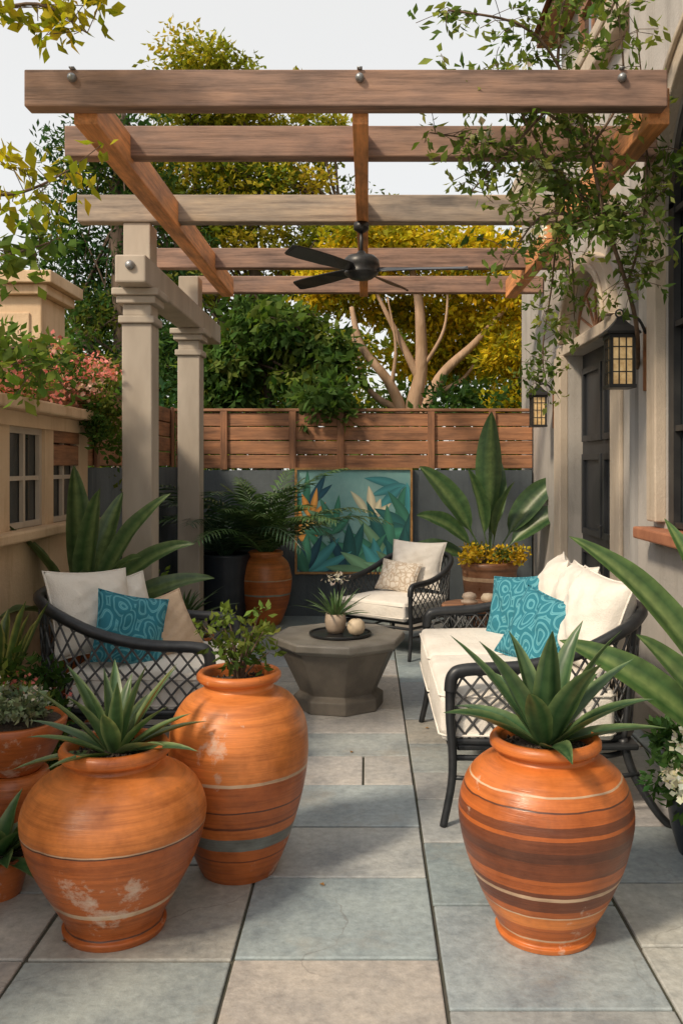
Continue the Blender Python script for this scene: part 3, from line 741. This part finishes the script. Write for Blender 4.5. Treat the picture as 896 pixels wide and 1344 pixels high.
for az,el,L,W,dr,ro in ((R(180),1.10,1.10,.25,.45,-1.0),(R(-85),1.53,1.38,.26,.05,.1),(R(0),1.05,1.05,.25,.5,1.0),(R(-165),.85,.85,.20,.8,-.9),(R(-10),.85,.9,.22,.7,1.0),(R(-60),1.3,.85,.2,.5,.5),(R(-130),1.3,.95,.22,.35,-.4),(R(178),.42,.72,.16,.5,-.9),(R(60),1.4,1.0,.22,.2,.4)):
    blade(g,(0,0,.56),az,el,L*1.05,W,dr,26,.22,'broad',rc((.035,.09,.037),.15),(.07,.13,.05),stem=.34,roll=ro,wave=.02,mid=(.14,.21,.09))
ob(g,'leaves',M['glossy'],E,smooth=True)
leaf_cloud([((random.uniform(-.28,.28),random.uniform(-.24,.12),.62+random.uniform(0,.12)),(.08,.08,.06),60,random.choice([(.65,.42,.03),(.60,.42,.04),(.68,.46,.04),(.12,.16,.04)])) for _ in range(20)],.035,'yellow_flowers',E,M['petal'],.9)

# ---------------------------------------------------------------- painting
P=empty('botanical_painting',(-.137,8.762,.955)); hw,hh=.565,.51
g=MB(); g.box(-hw,hw,0,.025,-hh,hh)
m,nt,b=new_mat('canvas_teal'); v=coords(nt); nt.links.new(ramp(nt,noise(nt,v,3,5),[(.3,(.18,.42,.43)),(.55,(.28,.52,.51)),(.75,(.10,.32,.36))]),b.inputs['Base Color']); b.inputs['Roughness'].default_value=.7
ob(g,'canvas',m,P)
g=MB(); q=.022
g.box(-hw-q,hw+q,-.022,.03,hh,hh+q);g.box(-hw-q,hw+q,-.022,.03,-hh-q,-hh);g.box(-hw-q,-hw,-.022,.03,-hh,hh);g.box(hw,hw+q,-.022,.03,-hh,hh); ob(g,'frame',M['gold'],P)
g=MB(); lay=[0]
def fl(cx,cz,ang,L,W,col,vein=None):
    lay[0]+=1; y=-.0008-.00022*lay[0]; n=12; vs=[];cs=[]
    d=(math.cos(ang),math.sin(ang)); s_=(-d[1],d[0])
    for i in range(n+1):
        t=i/n; w=W*math.sin(math.pi*t**.8)**.9/2; bx=cx+d[0]*L*t+s_[0]*.12*L*t*t; bz=cz+d[1]*L*t+s_[1]*.12*L*t*t
        for q in (-1,-.08,.08,1):
            vs.append((max(-hw+.002,min(hw-.002,bx+s_[0]*q*w)),y,max(-hh+.002,min(hh-.002,bz+s_[1]*q*w)))); cs.append((vein or tuple(x*1.6 for x in col)) if abs(q)<.5 else col)
    g.add(vs,[(i*4+k,i*4+k+1,i*4+k+5,i*4+k+4) for i in range(n) for k in range(3)],cs)
dg=(.018,.10,.10);mg=(.045,.19,.13);lg=(.16,.32,.19);og=(.55,.25,.06);yl=(.62,.43,.14);pl=(.58,.54,.38);nv=(.015,.07,.11);rd=(.40,.14,.06);tl=(.06,.27,.30)
for (cx,cz,n0,L,W,a0,a1,cl_) in ((-.5,.12,6,.42,.08,30,150,[mg,tl,nv]),(.5,.35,4,.45,.10,160,250,[tl,mg,lg]),(.16,.06,4,.26,.08,30,120,[yl,pl,pl]),(-.45,.0,4,.30,.07,10,100,[og,yl,rd]),
     (-.55,-.15,3,.26,.07,0,80,[yl,og]),(.55,-.1,5,.45,.12,90,190,[dg,mg,tl]),(.35,-.5,7,.70,.14,50,150,[mg,dg,lg]),(-.1,-.55,8,.60,.13,20,165,[dg,nv,mg,tl]),
     (-.5,-.55,6,.50,.12,20,110,[nv,dg,mg,tl]),(-.2,-.1,5,.35,.09,40,170,[mg,lg,dg]),(.25,-.6,7,.50,.13,20,160,[mg,lg,dg,tl]),(.5,-.55,4,.45,.13,80,150,[lg,dg])):
    for i in range(n0): fl(cx+random.uniform(-.04,.04),cz+random.uniform(-.04,.04),R(a0+(a1-a0)*i/(n0-1)),L*random.uniform(.8,1.1),W*random.uniform(.8,1.1),rc(random.choice(cl_),.15))
m,nt,b=new_mat('painted_leaves'); at=N(nt,'ShaderNodeAttribute',attribute_name='Col'); nt.links.new(at.outputs['Color'],b.inputs['Base Color']); b.inputs['Roughness'].default_value=.7
ob(g,'painted_leaves',m,P)

# ---------------------------------------------------------------- wall lanterns
def lantern(loc,sc):
    e=empty('wall_lantern',loc,0,sc)
    g=MB(); g.box(.15,.18,-.06,.06,-.20,.16); ob(g,'back_plate',M['copper'],e,bevel=.004)
    g=MB(); g.lathe([(.075,-.17),(.08,-.165),(.08,.09),(.075,.095)],n=4)
    o=ob(g,'glass_panes',M['lglass'],e); o.rotation_euler=(0,0,R(45))
    g=MB()
    for sx in(-1,1):
        for sy in(-1,1): g.box(sx*.062-.008,sx*.062+.008,sy*.062-.008,sy*.062+.008,-.19,.10)
    for z in (-.19,.09): 
        g.box(-.075,.075,-.075,.075,z,z+.02)
    for z in (-.10,-.03,.04):
        for s_ in (-1,1): g.box(-.06,.06,s_*.06-.004,s_*.06+.004,z-.003,z+.003); g.box(s_*.06-.004,s_*.06+.004,-.06,.06,z-.003,z+.003)
    for xx in (-.02,.02):
        for s_ in (-1,1): g.box(xx-.003,xx+.003,s_*.061-.004,s_*.061+.004,-.17,.09); g.box(s_*.061-.004,s_*.061+.004,xx-.003,xx+.003,-.17,.09)
    ob(g,'cage',M['black'],e)
    g=MB(); g.lathe([(.135,.111),(.13,.125),(.07,.165),(.03,.20),(.02,.215)],n=4); o=ob(g,'roof',M['black'],e); o.rotation_euler=(0,0,R(45))
    g=MB(); ps=[(.022*math.cos(a),0,.235+.022*math.sin(a)) for a in [2*math.pi*i/14 for i in range(15)]]; g.tube(ps,.005,6)
    g.tube([(0,0,.21),(.05,0,.225),(.11,0,.20),(.15,0,.12)],.009,8,5); ob(g,'bracket',M['black'],e,smooth=True)
lantern((1.425,4.96,2.13),1.0); lantern((1.50,7.72,2.02),.92)

# ---------------------------------------------------------------- trees & foliage
def tree(name,base,stems,ell,k,r0,r1,n,cols,size,bark,hang=.2,aspect=.5,twigs=True):
    e=empty(name,base); g=MB(); 
    for st in stems:
        rr=st[0]; g.tube(st[1],(lambda r_: (lambda t:r_*(1-.7*t)))(rr),10,6)
    ob(g,'trunk_and_limbs',bark,e,smooth=True)
    cl=subclumps(ell,k,r0,r1,n,cols); leaf_cloud(cl,size,'crown',e,M['foliage'],aspect,hang)
    g=MB()
    for i,c in enumerate(cl):
        if i%2==0 and twigs:
            s_=random.choice(stems)[1]; p0=Vector(s_[-1 if random.random()<.6 else -2]); p1=Vector(c[0])
            if (p1-p0).length<2.5: g.tube([p0,p0.lerp(p1,.5)+Vector((random.uniform(-.1,.1),0,random.uniform(0,.2))),p1],lambda t:.025*(1-t)+.006,5,3)
    if g.v: ob(g,'twigs',bark,e,smooth=True)
    return e
dkg=[(.035,.075,.024),(.045,.09,.028),(.065,.115,.03),(.035,.08,.034)]
olv=[(.26,.26,.03),(.34,.30,.035),(.18,.20,.028),(.11,.15,.028),(.42,.35,.04)]
yel=[(.58,.42,.025),(.50,.39,.025),(.38,.33,.025),(.64,.46,.03),(.26,.26,.03)]
mid=[(.07,.13,.032),(.10,.16,.038),(.055,.105,.03),(.15,.19,.045)]
tree('evergreen_tree',(-3.5,12.5,0),[(.2,[(0,0,0),(.05,0,2.5),(-.05,0,5),(0,0,6.6)]),(.08,[(0,0,2.5),(-.8,.2,3.6)]),(.08,[(0,0,3),(.9,.2,4.2)])],
  [((0,0,5.9),(.9,.8,.9)),((-.3,0,4.6),(1.2,.9,1.0)),((.5,0,4.0),(1.3,.9,1.1)),((-.4,0,3.0),(1.4,.9,1.0)),((.8,-.2,2.6),(1.2,.8,.9))],26,.28,.5,190,dkg+[(.14,.17,.035)],.11,M['bark'],.4,aspect=.38)
tree('olive_green_tree',(-1.75,14,0),[(.2,[(0,0,0),(.1,0,2.2),(.0,0,4),(-.2,0,6.5)]),(.1,[(.05,0,2.2),(.9,0,4.0),(1.3,0,5.6)]),(.1,[(.05,0,2.6),(-.9,0,4.6),(-1.0,0,6.2)])],
  [((-.85,0,7.6),(.8,.8,.85)),((.2,0,6.7),(1.2,.9,.9)),((-1.1,0,5.8),(.9,.9,.9)),((1.0,0,5.3),(1.2,.9,1.0)),((-.2,0,4.4),(1.5,.9,1.0)),((.3,-.3,3.1),(1.6,.9,.8))],30,.26,.5,190,olv,.11,M['bark'],.3)
tree('broadleaf_tree',(-1.15,10.6,0),[(.09,[(0,0,0),(.05,0,1.6),(-.1,0,2.6),(-.3,0,3.0)]),(.07,[(.05,0,1.5),(.35,0,2.3),(.45,0,2.9)]),(.05,[(.05,0,1.8),(-.4,0,2.4),(-.6,0,2.8)])],
  [((-.1,0,3.15),(.9,.6,.42)),((.45,-.1,2.65),(.5,.4,.4)),((-.55,-.1,2.6),(.4,.4,.35))],26,.16,.3,110,mid,.13,M['bark'],.7,aspect=.55)
tree('yellow_leaved_tree',(.55,11.0,0),[(.10,[(-.05,0,0),(-.1,0,1.9),(-.25,0,2.5),(-.62,0,3.0),(-.75,0,3.5)]),(.13,[(0,0,0),(.0,0,2.0),(.12,0,2.7),(.1,0,3.5),(0,0,4.0)]),(.09,[(.05,0,1.9),(.35,0,2.6),(.8,0,3.05),(1.2,0,3.5)]),(.06,[(.1,0,2.6),(-.2,0,3.2),(-.45,0,3.7)]),(.055,[(-.15,0,2.2),(-.55,.1,2.5),(-.75,.1,3.2)]),(.04,[(.25,0,2.4),(.65,.1,2.6),(.9,.1,2.95)]),(.03,[(.12,0,2.7),(.4,-.1,3.2),(.45,-.1,3.8)]),(.03,[(-.25,0,2.5),(-.2,-.1,3.0),(-.3,-.1,3.6)])],
  [((-.5,.2,4.2),(.7,.7,.45)),((.5,.2,4.25),(.9,.7,.5)),((1.2,.2,3.8),(.7,.6,.6)),((-.9,.5,3.9),(.4,.5,.4)),((1.45,.1,2.9),(.5,.4,.5)),((.2,.9,3.6),(.9,.3,.3)),((1.5,-.1,2.3),(.4,.3,.3)),((.6,.9,3.0),(.8,.2,.3))],32,.18,.36,140,yel,.09,M['palebark'],.3,twigs=False)
cl=[]
for i in range(120):
    x=random.uniform(-11,8); z=random.uniform(1.0,4.1); 
    cl.append(((x,random.uniform(15.5,18),z),(.9,.7,.6),140,rc(random.choice(dkg+mid+[(.22,.22,.03),(.34,.3,.035)]),.25)))
leaf_cloud(cl,.22,'distant_trees')
cl=[]
for i in range(60):
    cl.append(((random.uniform(-2.6,3),random.uniform(9.9,10.6),random.uniform(1.2,2.35)),(.4,.3,.3),100,rc(random.choice(dkg+mid),.25)))
leaf_cloud(cl,.11,'hedge')

# climbing vine at right
v_=empty('climbing_vine'); g=MB(); cl=[]
mains=[ [(1.655,5.33,0.0),(1.655,5.33,1.2),(1.64,5.32,1.95),(1.45,4.75,2.3),(1.17,4.3,2.7),(1.08,4.28,3.05),(.92,4.25,3.45),(.72,4.2,3.62),(.38,4.15,3.66)],
 [(1.17,4.3,2.7),(.95,4.3,2.9),(.65,4.25,3.05),(.30,4.2,3.1)],[(1.08,4.28,3.05),(.85,4.2,3.2),(.55,4.15,3.32),(.35,4.1,3.28)],
 [(1.35,4.55,2.45),(1.38,4.4,2.7),(1.40,4.4,3.1),(1.32,4.3,3.65)],[(1.17,4.3,2.7),(.88,4.35,2.75),(.72,4.35,2.55)],
 [(1.08,4.28,3.05),(1.25,4.3,3.35),(1.2,4.25,3.8)],[(.92,4.25,3.45),(.95,4.2,3.75),(1.1,4.2,3.85)],[(1.17,4.3,2.7),(1.45,4.35,2.85),(1.55,4.4,3.0)],
 [(1.0,4.7,3.1),(1.12,5.2,2.95),(1.2,5.7,2.7),(1.18,5.9,2.3),(1.22,6.0,2.05)],[(1.12,5.2,2.95),(1.28,5.5,2.8),(1.32,5.6,2.45)],[(1.17,4.3,2.7),(1.0,4.7,3.1),(.9,5.0,3.3)],
 [(.85,4.2,3.2),(.62,4.2,2.95),(.50,4.2,2.82)],[(.95,4.3,2.9),(.8,4.3,3.15),(.62,4.25,3.45)]]
for mi,ms in enumerate(mains):
    pts=catmull([Vector(q) for q in ms],8)
    g.tube(pts,(lambda big: (lambda t:(.015 if big else .007)*(1-.75*t)+.0015))(mi==0),6)
    for i,q in enumerate(pts):
        if mi==0 and i<26: continue
        for r_ in range(1 if random.random()<.5 else 2):
            d=Vector((random.gauss(0,1),random.gauss(0,.8),random.gauss(-.1,.8))).normalized()*random.uniform(.06,.26)
            e_=q+d; g.tube([q,q+d*.5+Vector((0,0,.02)),e_],.0018,4)
            cl.append((e_,(.045,.045,.04),6,random.choice([(.13,.19,.05),(.18,.23,.06),(.24,.27,.08),(.08,.13,.04)])))
            cl.append((q+d*.5,(.03,.03,.03),3,(.12,.17,.05)))
ob(g,'stems',M['twig'],v_,smooth=True); leaf_cloud(cl,.060,'leaves',v_,M['foliage'],.45)
leaf_cloud([(q,(.05,.05,.05),26,(.75,.72,.64)) for q in [(.55,4.2,3.1),(.75,4.2,3.4),(.95,5.2,3.15),(1.1,5.6,3.0),(.85,4.3,2.95)]],.035,'white_blossom',v_,M['petal'],.9)
# overhanging branch at upper left
v_=empty('overhanging_tree'); g=MB(); cl=[]
g.tube([(-2.6,3.6,-.06),(-2.55,3.6,1.5),(-2.4,3.6,2.8),(-2.2,3.6,3.9)],lambda t:.06*(1-.5*t),8,5)
br=[[(-2.5,3.6,2.2),(-1.9,3.6,2.6),(-1.45,3.6,2.62),(-1.22,3.6,2.72)],[(-2.4,3.6,2.8),(-1.9,3.6,3.2),(-1.4,3.6,3.4),(-1.15,3.6,3.28)],[(-2.2,3.6,3.6),(-1.7,3.6,3.75),(-1.3,3.6,3.62),(-1.12,3.6,3.5)],
 [(-2.5,3.6,2.0),(-1.9,3.6,2.3),(-1.55,3.6,2.35),(-1.3,3.6,2.42)],[(-2.5,3.6,1.9),(-1.9,3.6,2.0),(-1.5,3.7,2.0),(-1.34,3.7,1.92)],[(-2.2,3.6,3.8),(-1.6,3.6,3.6),(-1.35,3.6,3.9)]]
for bi,ms in enumerate(br):
    pts=catmull([Vector(q) for q in ms],8); g.tube(pts,lambda t:.014*(1-t)+.0025,6)
    for i,q in enumerate(pts[6:]):
        for r_ in range(2):
            d=Vector((random.gauss(0,1),random.gauss(0,1),random.gauss(-.1,.8))).normalized()*random.uniform(.04,.2)
            g.tube([q,q+d],.002,4); cc=random.choice([(.38,.33,.03),(.28,.28,.03),(.2,.23,.03),(.46,.37,.03)]) if bi in(0,1,2,5) else random.choice([(.10,.16,.04),(.16,.22,.045)])
            cl.append((q+d,(.05,.05,.045),7,cc))
ob(g,'branches',M['twig'],v_,smooth=True); leaf_cloud(cl,.068,'leaves',v_,M['foliage'],.55)
cl=[]
for i in range(46):
    y=random.uniform(4.3,6.15); cl.append(((random.uniform(-2.3,-1.82),y,1.95+random.uniform(-.03,.24)),(.13,.13,.08),90,rc(random.choice(mid+[(.14,.16,.03)]),.2)))
for i in range(14): cl.append(((-1.80+random.uniform(-.03,.05),random.uniform(5.75,6.2),random.uniform(1.66,1.95)),(.08,.09,.09),80,rc(random.choice(mid),.2)))
sh=empty('flowering_shrub'); leaf_cloud(cl,.045,'foliage',sh)
leaf_cloud([((random.uniform(-2.2,-1.68),random.uniform(4.3,6.15),random.uniform(1.88,2.24)),(.09,.09,.05),26,random.choice([(.70,.28,.25),(.72,.44,.38),(.60,.18,.16)])) for _ in range(66)],.028,'pink_flowers',sh,M['petal'],.9)
cl=[((random.uniform(-3.6,-1.95),random.uniform(6.4,7.4),random.uniform(1.2,2.2)),(.25,.25,.2),110,rc(random.choice(mid+olv[2:4]),.2)) for _ in range(40)]
leaf_cloud(cl,.07,'garden_shrub')
cl=[((-.40+random.uniform(-.3,.3),8.78+random.uniform(-.12,.25),2.12+random.uniform(-.2,.2)),(.12,.1,.1),28,rc((.10,.17,.05),.25)) for _ in range(22)]
leaf_cloud(cl,.12,'fence_climber')

# ---------------------------------------------------------------- left bed plants
def planter(name,loc,prof,mat,n=40):
    e=empty(name,loc); g=MB(); g.lathe(prof,n=n,cap=False); ob(g,'pot',mat,e,smooth=True)
    r=prof[-1][0]; z=prof[-1][1]; g=MB(); g.lathe([(r,z+.01),(.001,z+.03)],n=24,cap=False); ob(g,'soil',M['soil'],e); return e,z
mF=terracotta('terracotta_F',[(0,OR2),(.5,OR)],.5,.02)
e,z=planter('potted_birdofparadise',(-1.70,5.25,0),[(.13,0),(.17,.50),(.18,.56),(.16,.56),(.15,.5)],mF)
g=MB()
for az,el,L,W,dr,ro in ((R(-5),.95,.90,.15,.9,.9),(R(-170),1.0,.75,.15,.6,-.9),(R(-60),1.25,.98,.17,.4,.5),(R(-120),1.05,.95,.17,.6,-.5),(R(60),1.3,.9,.16,.3,.4),(R(-90),1.45,1.02,.17,.15,.1),(R(10),.6,.85,.13,.7,.9),(R(-25),.5,.8,.13,.8,.9),(R(-150),.75,.9,.15,.8,-.8),(R(-105),.5,.8,.14,.7,0),(R(-75),.8,.85,.15,.8,.2),(R(-178),.65,.8,.14,.8,-.9),(R(-45),.9,.85,.15,.8,.6),(R(0),1.2,1.0,.15,.6,.9)):
    blade(g,(0,0,z),az,el,L,W,dr,24,.25,'broad',rc((.055,.115,.045),.2),(.13,.19,.09),stem=.14,roll=ro,mid=(.17,.24,.1),wave=.02)
ob(g,'leaves',M['glossy'],e,smooth=True)
e,z=planter('potted_snake_plant',(-1.72,4.05,0),[(.11,0),(.15,.3),(.155,.36),(.14,.36),(.13,.32)],mF)
g=MB(); rosette(g,(0,0,z),22,.55,.05,1.15,1.5,.15,(.08,.14,.04),(.38,.38,.12),shape='strap'); ob(g,'leaves',M['glossy'],e,smooth=True)
e,z=planter('terracotta_bowl_planter',(-1.40,3.47,.30),[(.10,0),(.15,.06),(.19,.14),(.20,.17),(.205,.20),(.19,.205),(.18,.18)],mF)
leaf_cloud([((random.uniform(-.13,.13),random.uniform(-.13,.13),.23+random.uniform(0,.04)),(.05,.05,.03),40,rc((.17,.22,.14),.3)) for _ in range(22)],.03,'succulents',e,M['glossy'],.7)
leaf_cloud([((random.uniform(-.13,.13),random.uniform(-.1,.13),.26+random.uniform(0,.04)),(.035,.035,.03),12,random.choice([(.72,.68,.62),(.72,.68,.62),(.55,.3,.28)])) for _ in range(7)],.018,'flowers',e,M['petal'],.9)
e,z=planter('terracotta_pot',(-1.40,3.47,0),[(.11,0),(.135,.02),(.155,.16),(.14,.26),(.13,.298),(.1,.298)],mF)
leaf_cloud([((-1.55+random.uniform(-.2,.2),3.95+random.uniform(-.2,.2),random.uniform(.1,.62)),(.1,.1,.08),60,rc(random.choice(mid),.3)) for _ in range(24)],.05,'groundcover_shrub')
leaf_cloud([((-1.5+random.uniform(-.2,.2),3.8+random.uniform(-.15,.15),random.uniform(.45,.66)),(.06,.06,.04),9,random.choice([(.5,.16,.14),(.68,.6,.55),(.68,.6,.55)])) for _ in range(7)],.02,'bedding_flowers',None,M['petal'],.9)
e,z=planter('potted_agave',(-1.30,3.08,0),[(.08,0),(.11,.1),(.115,.14),(.1,.14),(.09,.12)],mF)
g=MB(); rosette(g,(0,0,z),26,.29,.075,-.15,1.3,.5,(.045,.105,.04),(.18,.24,.11)); ob(g,'leaves',M['glossy'],e,smooth=True)
e,z=planter('terracotta_bowl_planter',(-1.22,6.15,0),[(.09,0),(.12,.1),(.14,.27),(.145,.31),(.13,.31),(.12,.28)],mF)
leaf_cloud([((random.uniform(-.1,.1),random.uniform(-.1,.1),.33+random.uniform(0,.04)),(.05,.05,.03),30,rc((.16,.17,.09),.3)) for _ in range(14)],.03,'succulents',e,M['glossy'],.7)
e,z=planter('potted_yucca',(-1.42,6.75,0),[(.1,0),(.14,.25),(.15,.35),(.13,.35),(.12,.3)],M['darkpot'])
g=MB(); rosette(g,(0,0,z),22,.38,.04,.5,1.4,.6,(.07,.12,.05)); ob(g,'leaves',M['glossy'],e,smooth=True)
leaf_cloud([((-1.72+random.uniform(-.12,.15),random.uniform(5.2,6.6),random.uniform(.1,.75)),(.1,.1,.12),60,rc(random.choice(mid+olv[2:4]),.3)) for _ in range(34)],.05,'border_shrub')
# right side plants
e,z=planter('potted_birdofparadise',(1.42,3.05,0),[(.12,0),(.16,.3),(.17,.36),(.15,.36),(.14,.33)],M['darkpot'])
g=MB()
for az,el,L,W,dr,ro in ((R(174),1.12,1.18,.125,.65,-1.0),(R(168),.80,.92,.13,.55,-1.0),(R(150),1.3,1.05,.12,.3,-.8),(R(190),.95,.80,.12,.3,-1.1),(R(100),1.35,1.0,.12,.3,0),(R(30),1.2,.8,.12,.4,.9),(R(-60),1.2,.7,.12,.4,.5)):
    blade(g,(0,0,z),az,el,L,W,dr,26,.25,'broad',rc((.045,.11,.038),.2),(.10,.17,.06),stem=.25,roll=ro,mid=(.15,.22,.09),wave=.02)
ob(g,'leaves',M['glossy'],e,smooth=True)
e,z=planter('potted_white_flowers',(1.30,3.40,0),[(.09,0),(.12,.1),(.135,.2),(.14,.22),(.12,.22),(.11,.18)],M['darkpot'])
leaf_cloud([((random.uniform(-.15,.13),random.uniform(-.13,.13),random.uniform(.22,.45)),(.06,.06,.05),50,rc((.06,.12,.04),.3)) for _ in range(20)],.05,'foliage',e)
leaf_cloud([((random.uniform(-.17,.12),random.uniform(-.16,.04),random.uniform(.28,.50)),(.035,.035,.03),26,(.78,.76,.70)) for _ in range(24)],.028,'white_flowers',e,M['petal'],.95)

# ---------------------------------------------------------------- light, sky, camera
EL,AZ=R(42),R(-134)
S=Vector((math.sin(AZ)*math.cos(EL),math.cos(AZ)*math.cos(EL),math.sin(EL)))
sl=bpy.data.lights.new('sun','SUN'); sl.energy=3.4; sl.angle=R(8); sl.color=(1,.83,.62)
so=bpy.data.objects.new('sun',sl); scene.collection.objects.link(so); so.rotation_euler=S.to_track_quat('Z','Y').to_euler(); so.location=(-5,-5,10)
wd=bpy.data.worlds.new('World'); scene.world=wd; wd.use_nodes=True; nt=wd.node_tree
bg=nt.nodes['Background']; sk=nt.nodes.new('ShaderNodeTexSky'); sk.sky_type='NISHITA'; sk.sun_disc=False
sk.sun_elevation=EL; sk.sun_rotation=AZ; sk.dust_density=3; sk.air_density=1.0; sk.ozone_density=1
mx=nt.nodes.new('ShaderNodeMix'); mx.data_type='RGBA'; mx.inputs[0].default_value=.68
nt.links.new(sk.outputs[0],mx.inputs[6]); mx.inputs[7].default_value=(8.0,7.75,7.2,1)
nt.links.new(mx.outputs[2],bg.inputs['Color']); bg.inputs['Strength'].default_value=.145
cam=bpy.data.cameras.new('camera'); co=bpy.data.objects.new('camera',cam); scene.collection.objects.link(co)
co.location=(0,0,1.5); co.rotation_euler=(R(90),0,0); cam.sensor_width=36; cam.lens=30.8
cam.shift_x=-34/1344; cam.shift_y=-60/1344; cam.clip_end=1000; cam.clip_start=.05
scene.camera=co
scene.view_settings.view_transform='Standard'; scene.view_settings.look='None'; scene.view_settings.exposure=0
